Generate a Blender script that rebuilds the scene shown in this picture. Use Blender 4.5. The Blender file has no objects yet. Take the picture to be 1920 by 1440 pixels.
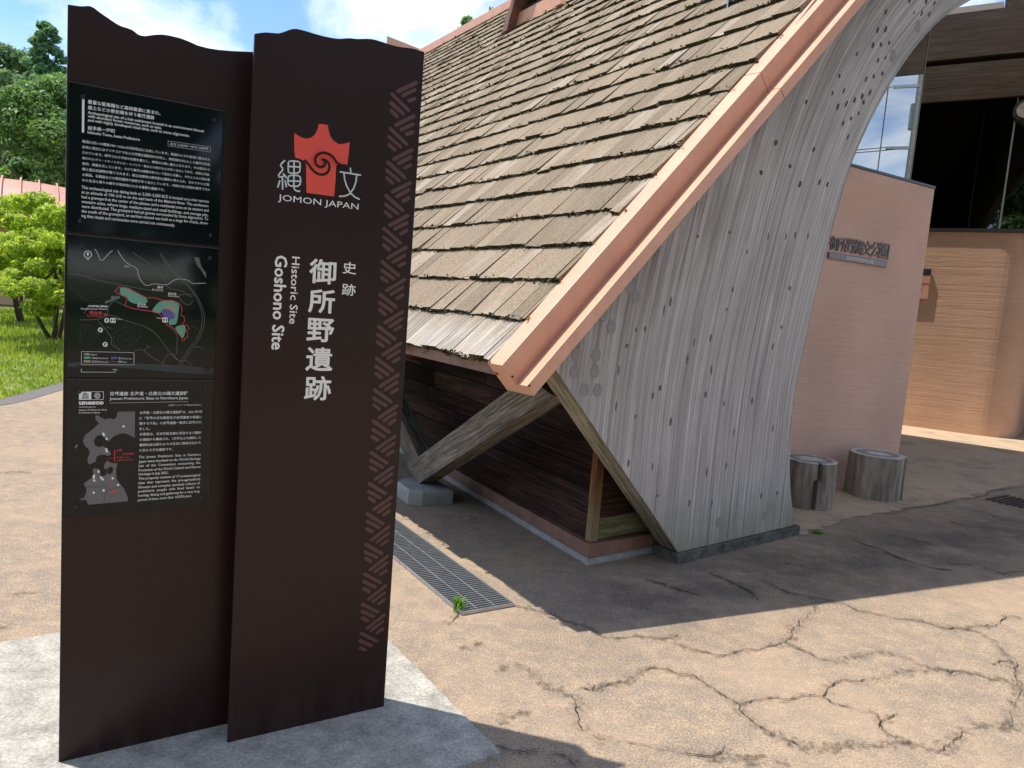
import bpy, bmesh, math, random
import numpy as np
from mathutils import Vector, Matrix, noise

random.seed(7)
rng = np.random.default_rng(7)
scene = bpy.context.scene
COL = scene.collection

# ------------------------------------------------------------------ camera
FPX, CXP, CYP, EYE = 1400.0, 960.0, 720.0, 1.5
_d = np.array([-35 - CXP, 13500 - CYP, FPX]); _d /= np.linalg.norm(_d)
_up = -_d
_f = np.array([0, 0, 1.0]); _y = _f - _up * (_f @ _up); _y /= np.linalg.norm(_y)
_x = np.cross(_y, _up)
if _x[0] < 0: _x = -_x
ROT = np.array([_x, _y, _up])
cam_data = bpy.data.cameras.new("camera")
cam_data.sensor_width = 36.0
cam_data.lens = FPX / 1920 * 36.0
cam_data.clip_start = 0.05
cam_data.clip_end = 2000
cam = bpy.data.objects.new("camera", cam_data)
COL.objects.link(cam)
_R = ROT @ np.diag([1, -1, -1.0])
M = Matrix([list(_R[0]) + [0], list(_R[1]) + [0], list(_R[2]) + [EYE], [0, 0, 0, 1]])
cam.matrix_world = M
scene.camera = cam

# ------------------------------------------------------------------ world, sun, exposure
SUN_AZ, SUN_EL = 165.5, 69.0
world = bpy.data.worlds.new("World"); scene.world = world; world.use_nodes = True
wn, wl = world.node_tree.nodes, world.node_tree.links
wn.clear()
wo = wn.new("ShaderNodeOutputWorld"); wb = wn.new("ShaderNodeBackground")
sky = wn.new("ShaderNodeTexSky"); sky.sky_type = 'NISHITA'; sky.sun_disc = False
sky.sun_elevation = math.radians(SUN_EL); sky.sun_rotation = math.radians(90 - SUN_AZ)
sky.air_density = 1.0; sky.dust_density = 0.2; sky.ozone_density = 5.0; sky.altitude = 2500
wb.inputs['Strength'].default_value = 0.15
tc = wn.new("ShaderNodeTexCoord")
sep = wn.new("ShaderNodeSeparateXYZ"); wl.new(tc.outputs['Generated'], sep.inputs[0])
# project the view direction on a cloud layer: (x, y) / (z + 0.25)
ad = wn.new("ShaderNodeMath"); ad.operation = 'ADD'; ad.inputs[1].default_value = 0.22; wl.new(sep.outputs[2], ad.inputs[0])
mx = wn.new("ShaderNodeMath"); mx.operation = 'MAXIMUM'; mx.inputs[1].default_value = 0.1; wl.new(ad.outputs[0], mx.inputs[0])
dx = wn.new("ShaderNodeMath"); dx.operation = 'DIVIDE'; wl.new(sep.outputs[0], dx.inputs[0]); wl.new(mx.outputs[0], dx.inputs[1])
dy = wn.new("ShaderNodeMath"); dy.operation = 'DIVIDE'; wl.new(sep.outputs[1], dy.inputs[0]); wl.new(mx.outputs[0], dy.inputs[1])
cmb = wn.new("ShaderNodeCombineXYZ"); wl.new(dx.outputs[0], cmb.inputs[0]); wl.new(dy.outputs[0], cmb.inputs[1])
cmap = wn.new("ShaderNodeMapping"); cmap.inputs['Location'].default_value = (1.7, 4.2, 0); cmap.inputs['Scale'].default_value = (1.0, 1.0, 1)
wl.new(cmb.outputs[0], cmap.inputs[0])
cn = wn.new("ShaderNodeTexNoise"); cn.inputs['Scale'].default_value = 2.2; cn.inputs['Detail'].default_value = 9
cn.inputs['Roughness'].default_value = 0.58; cn.inputs['Distortion'].default_value = 0.5
wl.new(cmap.outputs[0], cn.inputs['Vector'])
cr = wn.new("ShaderNodeValToRGB"); cr.color_ramp.elements[0].position = 0.42; cr.color_ramp.elements[1].position = 0.76
wl.new(cn.outputs['Fac'], cr.inputs[0])
hz = wn.new("ShaderNodeMapRange"); hz.inputs[1].default_value = 0.0; hz.inputs[2].default_value = 0.26; hz.inputs[3].default_value = 0.45; hz.inputs[4].default_value = 0.0
wl.new(sep.outputs[2], hz.inputs[0])
cm2 = wn.new("ShaderNodeMath"); cm2.operation = 'MAXIMUM'; wl.new(cr.outputs[0], cm2.inputs[0]); wl.new(hz.outputs[0], cm2.inputs[1])
cmix = wn.new("ShaderNodeMixRGB"); cmix.inputs[2].default_value = (6.9, 6.8, 6.7, 1)
wl.new(cm2.outputs[0], cmix.inputs[0]); wl.new(sky.outputs[0], cmix.inputs[1])
wl.new(cmix.outputs[0], wb.inputs[0]); wl.new(wb.outputs[0], wo.inputs[0])

sun_d = bpy.data.lights.new("sun", 'SUN'); sun_d.energy = 3.4; sun_d.angle = math.radians(0.55); sun_d.color = (1.0, 0.94, 0.86)
sun = bpy.data.objects.new("sun", sun_d); COL.objects.link(sun)
_a, _e = math.radians(SUN_AZ), math.radians(SUN_EL)
sdir = Vector((math.cos(_a) * math.cos(_e), math.sin(_a) * math.cos(_e), math.sin(_e)))
sun.rotation_euler = sdir.to_track_quat('Z', 'Y').to_euler()
sun.location = (-6, 2, 12)
scene.view_settings.view_transform = 'Standard'; scene.view_settings.look = 'None'
scene.view_settings.exposure = 0.92; scene.view_settings.gamma = 1.0; scene.view_settings.use_curve_mapping = False
scene.render.engine = 'CYCLES'
scene.cycles.max_bounces = 8; scene.cycles.transparent_max_bounces = 12
scene.cycles.use_denoising = True

# ------------------------------------------------------------------ helpers: geometry
def rayw(px, py): return ROT @ np.array([px - CXP, py - CYP, FPX])
def ground(px, py, z=0.0):
    r = rayw(px, py); t = (z - EYE) / r[2]; return np.array([0, 0, EYE]) + r * t
def on_plane(px, py, p0, nrm):
    r = rayw(px, py); o = np.array([0, 0, EYE]); t = ((np.array(p0) - o) @ nrm) / (r @ nrm); return o + r * t
def project(p):
    c = ROT.T @ (np.array(p, float) - np.array([0, 0, EYE])); return CXP + FPX * c[0] / c[2], CYP + FPX * c[1] / c[2], c[2]
class Plane:
    """vertical plane through p0, running along azimuth az; n points to the viewer's side"""
    def __init__(s, p0, az):
        a = math.radians(az); s.u = np.array([math.cos(a), math.sin(a), 0]); s.n = np.array([s.u[1], -s.u[0], 0]); s.p0 = np.array([p0[0], p0[1], 0.0])
    def uz(s, px, py, off=0.0):
        q = on_plane(px, py, s.p0 + s.n * off, s.n); return float((q - s.p0) @ s.u), float(q[2])
    def p(s, u, z, off=0.0): return s.p0 + s.u * u + s.n * off + np.array([0, 0, z])

ORG = {}
def worigin(o):
    v = Vector((0, 0, 0))
    while o is not None: v += o.location; o = o.parent
    return v
def link(o, parent=None):
    COL.objects.link(o)
    if parent is not None: o.parent = parent
    return o
def thing(name, label, cat, loc=(0, 0, 0), group=None):
    o = bpy.data.objects.new(name, None); o.location = [float(v) for v in loc]; o['label'] = label; o['category'] = cat
    if group: o['group'] = group
    return link(o)
def tag(o, label=None, cat=None, group=None, kind=None):
    if label: o['label'] = label
    if cat: o['category'] = cat
    if group: o['group'] = group
    if kind: o['kind'] = kind
    return o
def mesh_from(verts, faces, name, mat=None, smooth=False, attr=None, uvs=None):
    me = bpy.data.meshes.new(name); me.from_pydata([tuple(map(float, v)) for v in verts], [], faces)
    if mat is not None: me.materials.append(mat)
    if smooth: me.polygons.foreach_set('use_smooth', [True] * len(me.polygons))
    if attr is not None:
        a = me.attributes.new('rnd', 'FLOAT', 'FACE'); a.data.foreach_set('value', np.asarray(attr, dtype=np.float32))
    if uvs is not None:
        l = me.uv_layers.new(name='UVMap'); vi = np.empty(len(me.loops), dtype=np.int32); me.loops.foreach_get('vertex_index', vi)
        l.data.foreach_set('uv', np.asarray(uvs, dtype=np.float32)[vi].ravel())
    me.update(); return me
def obj(name, verts, faces, mat, parent=None, smooth=False, attr=None, uvs=None, kind=None, base=None):
    """verts in world coordinates"""
    org = worigin(parent) if parent is not None else (Vector(base) if base is not None else Vector((0, 0, 0)))
    o3 = np.array([org[0], org[1], org[2]])
    V = np.asarray(verts, dtype=float).reshape(-1, 3) - o3
    o = bpy.data.objects.new(name, mesh_from(V, faces, name, mat, smooth, attr, uvs))
    if parent is None and base is not None: o.location = org
    if kind: o['kind'] = kind
    return link(o, parent)
class MB:
    def __init__(s): s.v = []; s.f = []; s.a = []
    def add(s, V, F, a=0.0):
        b = len(s.v); s.v.extend([tuple(map(float, v)) for v in V]); s.f.extend([tuple(i + b for i in f) for f in F]); s.a.extend([a] * len(F)); return s
    def build(s, name, mat, parent=None, smooth=False, kind=None, base=None):
        return obj(name, s.v, s.f, mat, parent, smooth, s.a, None, kind, base)
BOXF = [(0, 3, 2, 1), (4, 5, 6, 7), (0, 1, 5, 4), (1, 2, 6, 5), (2, 3, 7, 6), (3, 0, 4, 7)]
def hexa(b, t):
    """8 corner solid: b = 4 bottom, t = 4 top"""
    return list(b) + list(t), BOXF
def box_axes(o, a, b, c):
    """box from origin corner o with edge vectors a, b, c"""
    o, a, b, c = map(lambda q: np.array(q, float), (o, a, b, c))
    return hexa([o, o + a, o + a + b, o + b], [o + c, o + a + c, o + a + b + c, o + b + c])
def prism_pts(front, back):
    k = len(front); V = list(front) + list(back)
    F = [tuple(range(k)), tuple(range(2 * k - 1, k - 1, -1))] + [(i, k + i, k + (i + 1) % k, (i + 1) % k) for i in range(k)]
    return V, F
def prism(pl, poly, o0, o1):
    return prism_pts([pl.p(u, z, o1) for u, z in poly], [pl.p(u, z, o0) for u, z in poly])
def bevel(o, w=0.004, seg=2):
    m = o.modifiers.new('bevel', 'BEVEL'); m.width = w; m.segments = seg; m.limit_method = 'ANGLE'; m.angle_limit = math.radians(40); return o
def ribbon2d(pts, w, cap=True):
    """mitred strip polygon faces in 2D; returns verts2d, faces"""
    P = [np.array(p, float) for p in pts]; n = len(P); L = []; R = []
    for i in range(n):
        if i == 0: d = P[1] - P[0]
        elif i == n - 1: d = P[-1] - P[-2]
        else:
            d0 = P[i] - P[i - 1]; d1 = P[i + 1] - P[i]; d = d0 / (np.linalg.norm(d0) + 1e-9) + d1 / (np.linalg.norm(d1) + 1e-9)
        d /= np.linalg.norm(d) + 1e-9; nn = np.array([-d[1], d[0]]); ww = w[i] if hasattr(w, '__len__') else w
        L.append(P[i] + nn * ww / 2); R.append(P[i] - nn * ww / 2)
    V = L + R; F = [(n + i, n + i + 1, i + 1, i) for i in range(n - 1)]
    if cap:
        for end, s in ((0, -1), (n - 1, 1)):
            d = (P[1] - P[0]) if end == 0 else (P[-1] - P[-2]); d /= np.linalg.norm(d) + 1e-9; nn = np.array([-d[1], d[0]])
            ww = w[end] if hasattr(w, '__len__') else w
            ids = [len(V) + k for k in range(3)]
            for k in range(3):
                a = math.pi * (k + 1) / 4; V.append(P[end] + nn * ww / 2 * math.cos(a) + d * s * ww / 2 * math.sin(a))
            f = [end] + ids + [n + end]
            F.append(tuple(f) if s < 0 else tuple(reversed(f)))
    return V, F
def circle(c, r, k=16, ry=None): return [(c[0] + r * math.cos(2 * math.pi * i / k), c[1] + (ry or r) * math.sin(2 * math.pi * i / k)) for i in range(k)]

# ------------------------------------------------------------------ helpers: materials
def nodes(name):
    m = bpy.data.materials.new(name); m.use_nodes = True; nt = m.node_tree
    return m, nt.nodes, nt.links, nt.nodes['Principled BSDF']
def simple(name, col, rough=0.6, metal=0.0, spec=0.5, var=0.0, scale=8, bump=0.0, bscale=60):
    m, N, L, b = nodes(name); b.inputs['Base Color'].default_value = (*col, 1); b.inputs['Roughness'].default_value = rough
    b.inputs['Metallic'].default_value = metal; b.inputs['Specular IOR Level'].default_value = spec
    if var > 0 or bump > 0:
        t = N.new('ShaderNodeTexCoord')
    if var > 0:
        n = N.new('ShaderNodeTexNoise'); n.inputs['Scale'].default_value = scale; n.inputs['Detail'].default_value = 7; n.inputs['Roughness'].default_value = .65
        L.new(t.outputs['Object'], n.inputs['Vector'])
        r = N.new('ShaderNodeMapRange'); r.inputs[1].default_value = .3; r.inputs[2].default_value = .7; r.inputs[3].default_value = 1 - var; r.inputs[4].default_value = 1 + var
        L.new(n.outputs['Fac'], r.inputs[0])
        h = N.new('ShaderNodeHueSaturation'); h.inputs['Color'].default_value = (*col, 1); L.new(r.outputs[0], h.inputs['Value']); L.new(h.outputs[0], b.inputs['Base Color'])
    if bump > 0:
        n2 = N.new('ShaderNodeTexNoise'); n2.inputs['Scale'].default_value = bscale; n2.inputs['Detail'].default_value = 4
        L.new(t.outputs['Object'], n2.inputs['Vector'])
        bp = N.new('ShaderNodeBump'); bp.inputs['Strength'].default_value = bump; bp.inputs['Distance'].default_value = .01
        L.new(n2.outputs['Fac'], bp.inputs['Height']); L.new(bp.outputs[0], b.inputs['Normal'])
    return m
def ramp(N, L, src, stops):
    r = N.new('ShaderNodeValToRGB'); e = r.color_ramp.elements
    while len(e) < len(stops): e.new(0.5)
    for k, (p, c) in enumerate(stops): e[k].position = p; e[k].color = (*c, 1) if len(c) == 3 else c
    L.new(src, r.inputs[0]); return r.outputs[0]
def noise_n(N, L, vec, scale, detail=5, rough=.6, dist=0.0):
    n = N.new('ShaderNodeTexNoise'); n.inputs['Scale'].default_value = scale; n.inputs['Detail'].default_value = detail
    n.inputs['Roughness'].default_value = rough; n.inputs['Distortion'].default_value = dist; L.new(vec, n.inputs['Vector']); return n.outputs['Fac']
def mapping(N, L, vec, scale=(1, 1, 1), rot=(0, 0, 0), loc=(0, 0, 0)):
    m = N.new('ShaderNodeMapping'); m.inputs['Scale'].default_value = scale; m.inputs['Rotation'].default_value = rot; m.inputs['Location'].default_value = loc
    L.new(vec, m.inputs['Vector']); return m.outputs[0]
def mix(N, L, fac, a, b, mode='MIX'):
    x = N.new('ShaderNodeMixRGB'); x.blend_type = mode
    for k, v in ((0, fac), (1, a), (2, b)):
        if hasattr(v, 'default_value') or hasattr(v, 'is_linked'): L.new(v, x.inputs[k])
        elif isinstance(v, (int, float)): x.inputs[k].default_value = v
        else: x.inputs[k].default_value = (*v, 1)
    return x.outputs[0]
def maprange(N, L, v, a, b, c, d):
    r = N.new('ShaderNodeMapRange'); L.new(v, r.inputs[0])
    for k, q in enumerate((a, b, c, d)): r.inputs[k + 1].default_value = q
    return r.outputs[0]
def mth(N, L, op, a, b):
    r = N.new('ShaderNodeMath'); r.operation = op
    for k, v in enumerate((a, b)):
        if isinstance(v, (int, float)): r.inputs[k].default_value = v
        else: L.new(v, r.inputs[k])
    return r.outputs[0]
def bump(N, L, b, h, s, d=.01):
    bp = N.new('ShaderNodeBump'); bp.inputs['Strength'].default_value = s; bp.inputs['Distance'].default_value = d
    L.new(h, bp.inputs['Height']); L.new(bp.outputs[0], b.inputs['Normal'])
def rnd_node(N, L):
    oi = N.new('ShaderNodeObjectInfo'); at = N.new('ShaderNodeAttribute'); at.attribute_name = 'rnd'
    return mth(N, L, 'FRACT', mth(N, L, 'ADD', oi.outputs['Random'], at.outputs['Fac']), 0)

def wood_mat(name, stops, axis='UV', stretch=(1.2, 60), rough=.8, varamt=.35, green=None, knots=False, bs=.5, loc_rand=13.0):
    """grain runs along U (or object X)"""
    m, N, L, b = nodes(name); b.inputs['Roughness'].default_value = rough; b.inputs['Specular IOR Level'].default_value = .12
    t = N.new('ShaderNodeTexCoord'); r = rnd_node(N, L)
    c = N.new('ShaderNodeCombineXYZ'); L.new(mth(N, L, 'MULTIPLY', r, loc_rand), c.inputs[0]); L.new(mth(N, L, 'MULTIPLY', r, 7.7), c.inputs[1]); L.new(mth(N, L, 'MULTIPLY', r, 3.1), c.inputs[2])
    va = N.new('ShaderNodeVectorMath'); va.operation = 'ADD'; L.new(t.outputs[axis], va.inputs[0]); L.new(c.outputs[0], va.inputs[1])
    v1 = mapping(N, L, va.outputs[0], (stretch[0], stretch[1], stretch[1]))
    n1 = noise_n(N, L, v1, 1.0, 7, .7, .4)
    v2 = mapping(N, L, va.outputs[0], (stretch[0] * 4, stretch[1] * 3.5, stretch[1] * 3.5))
    n2 = noise_n(N, L, v2, 1.0, 3, .6)
    f = mth(N, L, 'ADD', mth(N, L, 'MULTIPLY', n1, .7), mth(N, L, 'MULTIPLY', n2, .3))
    col = ramp(N, L, f, stops)
    hs = N.new('ShaderNodeHueSaturation'); L.new(col, hs.inputs['Color']); L.new(maprange(N, L, r, 0, 1, 1 - varamt, 1 + varamt), hs.inputs['Value'])
    out = hs.outputs[0]
    big = noise_n(N, L, t.outputs['Object'], 1.7, 5, .6)
    out = mix(N, L, maprange(N, L, big, .35, .7, 0, .35), out, mix(N, L, 1.0, out, (.62, .58, .56), 'MULTIPLY'))
    if green:
        g = N.new('ShaderNodeNewGeometry'); sp = N.new('ShaderNodeSeparateXYZ'); L.new(g.outputs['Position'], sp.inputs[0])
        nz = noise_n(N, L, t.outputs['Object'], 6, 6, .65)
        hgt = mth(N, L, 'ADD', sp.outputs[2], mth(N, L, 'MULTIPLY', mth(N, L, 'SUBTRACT', nz, .5), -.55))
        out = mix(N, L, maprange(N, L, hgt, green[0], green[1], green[2], 0), out, green[3])
    L.new(out, b.inputs['Base Color']); bump(N, L, b, f, bs, .004); return m

# ------------------------------------------------------------------ materials
def pavement_mat():
    m, N, L, b = nodes('exposed_aggregate'); b.inputs['Roughness'].default_value = .93; b.inputs['Specular IOR Level'].default_value = .2
    t = N.new('ShaderNodeTexCoord'); v = t.outputs['Object']
    fine = noise_n(N, L, v, 120, 4, .85); fine2 = noise_n(N, L, v, 24, 8, .82)
    med = noise_n(N, L, v, 7.5, 8, .75); big = noise_n(N, L, v, 1.1, 6, .6, .3)
    base = ramp(N, L, fine, [(.30, (.10, .075, .058)), (.42, (.24, .18, .122)), (.52, (.39, .288, .19)), (.66, (.61, .48, .345))])
    grey = ramp(N, L, fine, [(.3, (.07, .06, .052)), (.5, (.20, .165, .13)), (.7, (.42, .35, .275))])
    c = mix(N, L, maprange(N, L, mth(N, L, 'ADD', mth(N, L, 'MULTIPLY', med, .45), mth(N, L, 'MULTIPLY', fine2, .55)), .43, .55, 0, .85), base, grey)
    c = mix(N, L, maprange(N, L, fine2, .52, .68, 0, .35), c, (.54, .40, .27))
    c = mix(N, L, maprange(N, L, big, .48, .66, 0, .35), c, (.45, .32, .21))
    # darker speckled band running along the foot of the gable, broken up by noise
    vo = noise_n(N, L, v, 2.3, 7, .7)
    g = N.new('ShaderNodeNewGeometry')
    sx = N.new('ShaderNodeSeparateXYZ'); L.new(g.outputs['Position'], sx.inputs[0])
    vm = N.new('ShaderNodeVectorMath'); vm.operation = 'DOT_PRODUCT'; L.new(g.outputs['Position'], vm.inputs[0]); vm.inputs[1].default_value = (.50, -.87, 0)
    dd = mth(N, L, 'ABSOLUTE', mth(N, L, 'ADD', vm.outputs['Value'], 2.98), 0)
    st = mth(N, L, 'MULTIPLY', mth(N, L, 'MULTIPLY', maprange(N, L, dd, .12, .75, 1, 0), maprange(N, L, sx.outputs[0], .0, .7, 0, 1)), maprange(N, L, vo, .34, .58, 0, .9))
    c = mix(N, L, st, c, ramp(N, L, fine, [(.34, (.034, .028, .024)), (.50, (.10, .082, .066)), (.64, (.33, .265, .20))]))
    L.new(c, b.inputs['Base Color']); bump(N, L, b, fine, .55, .006); return m
def concrete_mat(name, c1, c2, sc=9, spots=.4):
    m, N, L, b = nodes(name); b.inputs['Roughness'].default_value = .9; b.inputs['Specular IOR Level'].default_value = .2
    t = N.new('ShaderNodeTexCoord'); v = t.outputs['Object']
    n = noise_n(N, L, v, sc, 9, .72); n2 = noise_n(N, L, v, sc * 9, 4, .7)
    c = ramp(N, L, n, [(.33, c1), (.66, c2)])
    c = mix(N, L, maprange(N, L, n2, .4, .62, spots, 0), c, mix(N, L, 1.0, c, (.45, .45, .45), 'MULTIPLY'))
    L.new(c, b.inputs['Base Color']); bump(N, L, b, n2, .35, .004); return m
def shingle_mat():
    m, N, L, b = nodes('weathered_shingle'); b.inputs['Roughness'].default_value = .92; b.inputs['Specular IOR Level'].default_value = .15
    t = N.new('ShaderNodeTexCoord'); g = N.new('ShaderNodeNewGeometry'); r = rnd_node(N, L)
    # grain axis: the rake direction; project world position on rake / across
    def dot(vec):
        q = N.new('ShaderNodeVectorMath'); q.operation = 'DOT_PRODUCT'; L.new(g.outputs['Position'], q.inputs[0]); q.inputs[1].default_value = vec; return q.outputs['Value']
    a = dot(tuple(RK)); c_ = dot(tuple(EV))
    cm = N.new('ShaderNodeCombineXYZ'); L.new(a, cm.inputs[0]); L.new(c_, cm.inputs[1]); L.new(mth(N, L, 'MULTIPLY', r, 9.0), cm.inputs[2])
    grain = noise_n(N, L, mapping(N, L, cm.outputs[0], (2.5, 55, 1)), 1.0, 6, .7)
    spk = noise_n(N, L, g.outputs['Position'], 75, 6, .85)
    blot = noise_n(N, L, mapping(N, L, cm.outputs[0], (1.4, 3.2, 1)), 1.0, 6, .65)
    red = noise_n(N, L, mapping(N, L, cm.outputs[0], (.35, 1.6, 0)), 1.0, 5, .6)
    c = ramp(N, L, grain, [(.28, (.11, .082, .056)), (.5, (.245, .192, .136)), (.72, (.38, .31, .23))])
    lich = ramp(N, L, spk, [(.30, (.060, .046, .030)), (.44, (.175, .136, .092)), (.56, (.285, .228, .158)), (.72, (.45, .375, .27))])
    c = mix(N, L, maprange(N, L, blot, .34, .58, .15, .85), c, lich)
    c = mix(N, L, maprange(N, L, red, .60, .74, 0, .45), c, (.30, .145, .085))
    sp = N.new('ShaderNodeSeparateXYZ'); L.new(g.outputs['Position'], sp.inputs[0])
    # bare bleached wood where the eave course is washed by rain, and on odd shingles
    white = ramp(N, L, grain, [(.3, (.15, .13, .11)), (.5, (.40, .37, .33)), (.72, (.66, .63, .58))])
    wf = mth(N, L, 'MULTIPLY', maprange(N, L, sp.outputs[2], 1.30, 1.46, .95, 0), maprange(N, L, blot, .3, .6, 1, .45))
    odd = mth(N, L, 'MULTIPLY', mth(N, L, 'GREATER_THAN', r, .86), maprange(N, L, blot, .35, .6, .85, 0))
    c = mix(N, L, mth(N, L, 'MAXIMUM', wf, mth(N, L, 'MULTIPLY', odd, .40)), c, white)
    hs = N.new('ShaderNodeHueSaturation'); L.new(c, hs.inputs['Color']); L.new(maprange(N, L, r, 0, 1, .80, 1.14), hs.inputs['Value'])
    L.new(hs.outputs[0], b.inputs['Base Color']); bump(N, L, b, mth(N, L, 'ADD', grain, mth(N, L, 'MULTIPLY', spk, .5)), .7, .006); return m
def render_wall_mat(name, col, lines=75, amp=1.0):
    m, N, L, b = nodes(name); b.inputs['Roughness'].default_value = .88; b.inputs['Specular IOR Level'].default_value = .2
    g = N.new('ShaderNodeNewGeometry'); v = mapping(N, L, g.outputs['Position'], (3.0, 3.0, lines))
    n = noise_n(N, L, v, 1.0, 5, .6); w = noise_n(N, L, mapping(N, L, g.outputs['Position'], (.55, .55, 15)), 1.0, 7, .72)
    f = noise_n(N, L, g.outputs['Position'], 70, 4, .7); bl = noise_n(N, L, g.outputs['Position'], 1.3, 5, .55)
    hs = N.new('ShaderNodeHueSaturation'); hs.inputs['Color'].default_value = (*col, 1)
    L.new(mth(N, L, 'MULTIPLY', maprange(N, L, n, .3, .7, .93, 1.05), maprange(N, L, bl, .3, .7, .9, 1.08)), hs.inputs['Value']); L.new(hs.outputs[0], b.inputs['Base Color'])
    rid = maprange(N, L, w, .40, .60, 0, 1)
    h = mth(N, L, 'ADD', mth(N, L, 'ADD', n, mth(N, L, 'MULTIPLY', f, .5)), mth(N, L, 'MULTIPLY', rid, .8 * amp)); bump(N, L, b, h, .55 * amp, .006); return m
def slab_mat():
    m, N, L, b = nodes('dark_brown_coated_steel'); t = N.new('ShaderNodeTexCoord')
    n = noise_n(N, L, t.outputs['Object'], 160, 2, .6); n2 = noise_n(N, L, t.outputs['Object'], 2.0, 4, .5)
    g = N.new('ShaderNodeNewGeometry'); sp = N.new('ShaderNodeSeparateXYZ'); L.new(g.outputs['Position'], sp.inputs[0])
    n3 = noise_n(N, L, mapping(N, L, t.outputs['Object'], (14, 14, 4)), 1.0, 7, .7)
    dm = N.new('ShaderNodeMixRGB'); dm.inputs[2].default_value = (.10, .085, .07, 1); L.new(dm.outputs[0], b.inputs['Base Color'])
    L.new(mth(N, L, 'ADD', mth(N, L, 'MULTIPLY', maprange(N, L, sp.outputs[2], .02, .22, .16, 0), maprange(N, L, n3, .42, .62, 0, 1)), maprange(N, L, n3, .66, .80, 0, .12)), dm.inputs[0])
    L.new(mix(N, L, maprange(N, L, n, .66, .72, 0, .25), (.021, .0082, .0078), (.06, .04, .035)), dm.inputs[1])
    L.new(maprange(N, L, n2, .3, .7, .30, .38), b.inputs['Roughness']); b.inputs['Specular IOR Level'].default_value = .30
    bump(N, L, b, noise_n(N, L, t.outputs['Object'], 420, 2, .5), .05, .001); return m
def leaf_mat(name, c1, c2, tr=.35):
    m, N, L, b = nodes(name); b.inputs['Roughness'].default_value = .55; b.inputs['Specular IOR Level'].default_value = .3
    r = rnd_node(N, L); g = N.new('ShaderNodeNewGeometry'); n = noise_n(N, L, g.outputs['Position'], 1.6, 4, .6)
    c = mix(N, L, maprange(N, L, mth(N, L, 'ADD', mth(N, L, 'MULTIPLY', r, .5), mth(N, L, 'MULTIPLY', n, .9)), .35, 1.0, 0, 1), c1, c2)
    L.new(c, b.inputs['Base Color'])
    tl = N.new('ShaderNodeBsdfTranslucent'); L.new(mix(N, L, 1.0, c, (1.5, 1.6, .7), 'MULTIPLY'), tl.inputs[0])
    ms = N.new('ShaderNodeMixShader'); ms.inputs[0].default_value = tr; L.new(b.outputs[0], ms.inputs[1]); L.new(tl.outputs[0], ms.inputs[2])
    L.new(ms.outputs[0], N['Material Output'].inputs[0]); return m
def glass_mat(name, refl=.3, tint=(.03, .035, .035)):
    m, N, L, b = nodes(name); gl = N.new('ShaderNodeBsdfGlossy'); gl.inputs['Roughness'].default_value = .01; gl.inputs['Color'].default_value = (.95, 1, 1, 1)
    tr = N.new('ShaderNodeBsdfTransparent'); tr.inputs[0].default_value = (*tint, 1)
    fr = N.new('ShaderNodeFresnel'); fr.inputs['IOR'].default_value = 1.5
    ms = N.new('ShaderNodeMixShader'); L.new(mth(N, L, 'MINIMUM', mth(N, L, 'ADD', fr.outputs[0], refl), 1.0), ms.inputs[0]); L.new(tr.outputs[0], ms.inputs[1]); L.new(gl.outputs[0], ms.inputs[2])
    L.new(ms.outputs[0], N['Material Output'].inputs[0]); return m

# gable frame of reference (metres, from the plinth corner): g along the gable, gn out to the viewer, ev along the eave
A0 = np.array([1.0943, 4.3907, 0.0]); GD = np.array([0.7762, 0.63049, 0.0]); GN = np.array([0.63049, -0.7762, 0.0])
EA = math.radians(123.0); EV = np.array([math.cos(EA), math.sin(EA), 0.0])
RS, RZ = 1.0044, 2.678                                   # roof plane: z = RS * s + RZ
RK = np.array([GD[0], GD[1], RS]); RK = RK / np.linalg.norm(RK)
RN = np.cross(RK, EV); RN = RN / np.linalg.norm(RN)
if RN[2] < 0: RN = -RN
def roofp(s, t, h=0.0):
    """point of the left roof slope: s along the gable, t along the eave, h above the deck"""
    return A0 - .05 * GN + GD * s + EV * t + np.array([0, 0, RS * s + RZ]) + RN * h
def gpt(s, z, off=0.0): return A0 - .02 * GN + GD * s + GN * off + np.array([0, 0, z])
S_EAVE, S_RIDGE, T_END = -1.47, 4.38, 12.85

MAT = {}
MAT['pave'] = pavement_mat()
MAT['pad'] = concrete_mat('pad_concrete', (.27, .255, .225), (.54, .505, .43), 9, .6)
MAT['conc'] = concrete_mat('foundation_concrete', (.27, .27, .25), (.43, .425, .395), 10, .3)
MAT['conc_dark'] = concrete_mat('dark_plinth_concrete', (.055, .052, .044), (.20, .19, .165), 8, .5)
MAT['shingle'] = shingle_mat()
MAT['deck'] = simple('roof_deck', (.06, .05, .04), .9)
MAT['moss'] = simple('dark_moss', (.042, .038, .018), 1.0, spec=.1, var=.55, scale=25)
MAT['mossl'] = simple('dry_moss', (.20, .17, .09), 1.0, spec=.1, var=.4, scale=25)
MAT['copper'] = simple('salmon_coated_metal', (.65, .335, .215), .42, spec=.4, var=.10, scale=5)
MAT['copper_old'] = simple('aged_brown_flashing', (.20, .10, .07), .6, var=.35, scale=6)
MAT['wall'] = render_wall_mat('pink_brushed_render', (.62, .41, .325), 75, .7)
MAT['bwall'] = render_wall_mat('ochre_scratched_render', (.60, .37, .245), 55, .8)
MAT['slab'] = slab_mat()
MAT['panel'] = simple('black_glass_panel', (.005, .008, .009), .06, spec=.33)
MAT['panel_edge'] = simple('panel_edge_grey', (.05, .055, .06), .3)
MAT['white'] = simple('white_print', (.74, .76, .76), .6)
MAT['white2'] = simple('soft_white_print', (.40, .42, .42), .6)
MAT['letter_ivory'] = simple('ivory_lettering', (.78, .77, .71), .6)
MAT['letter_grey'] = simple('pale_grey_print', (.52, .60, .60), .6)
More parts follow.
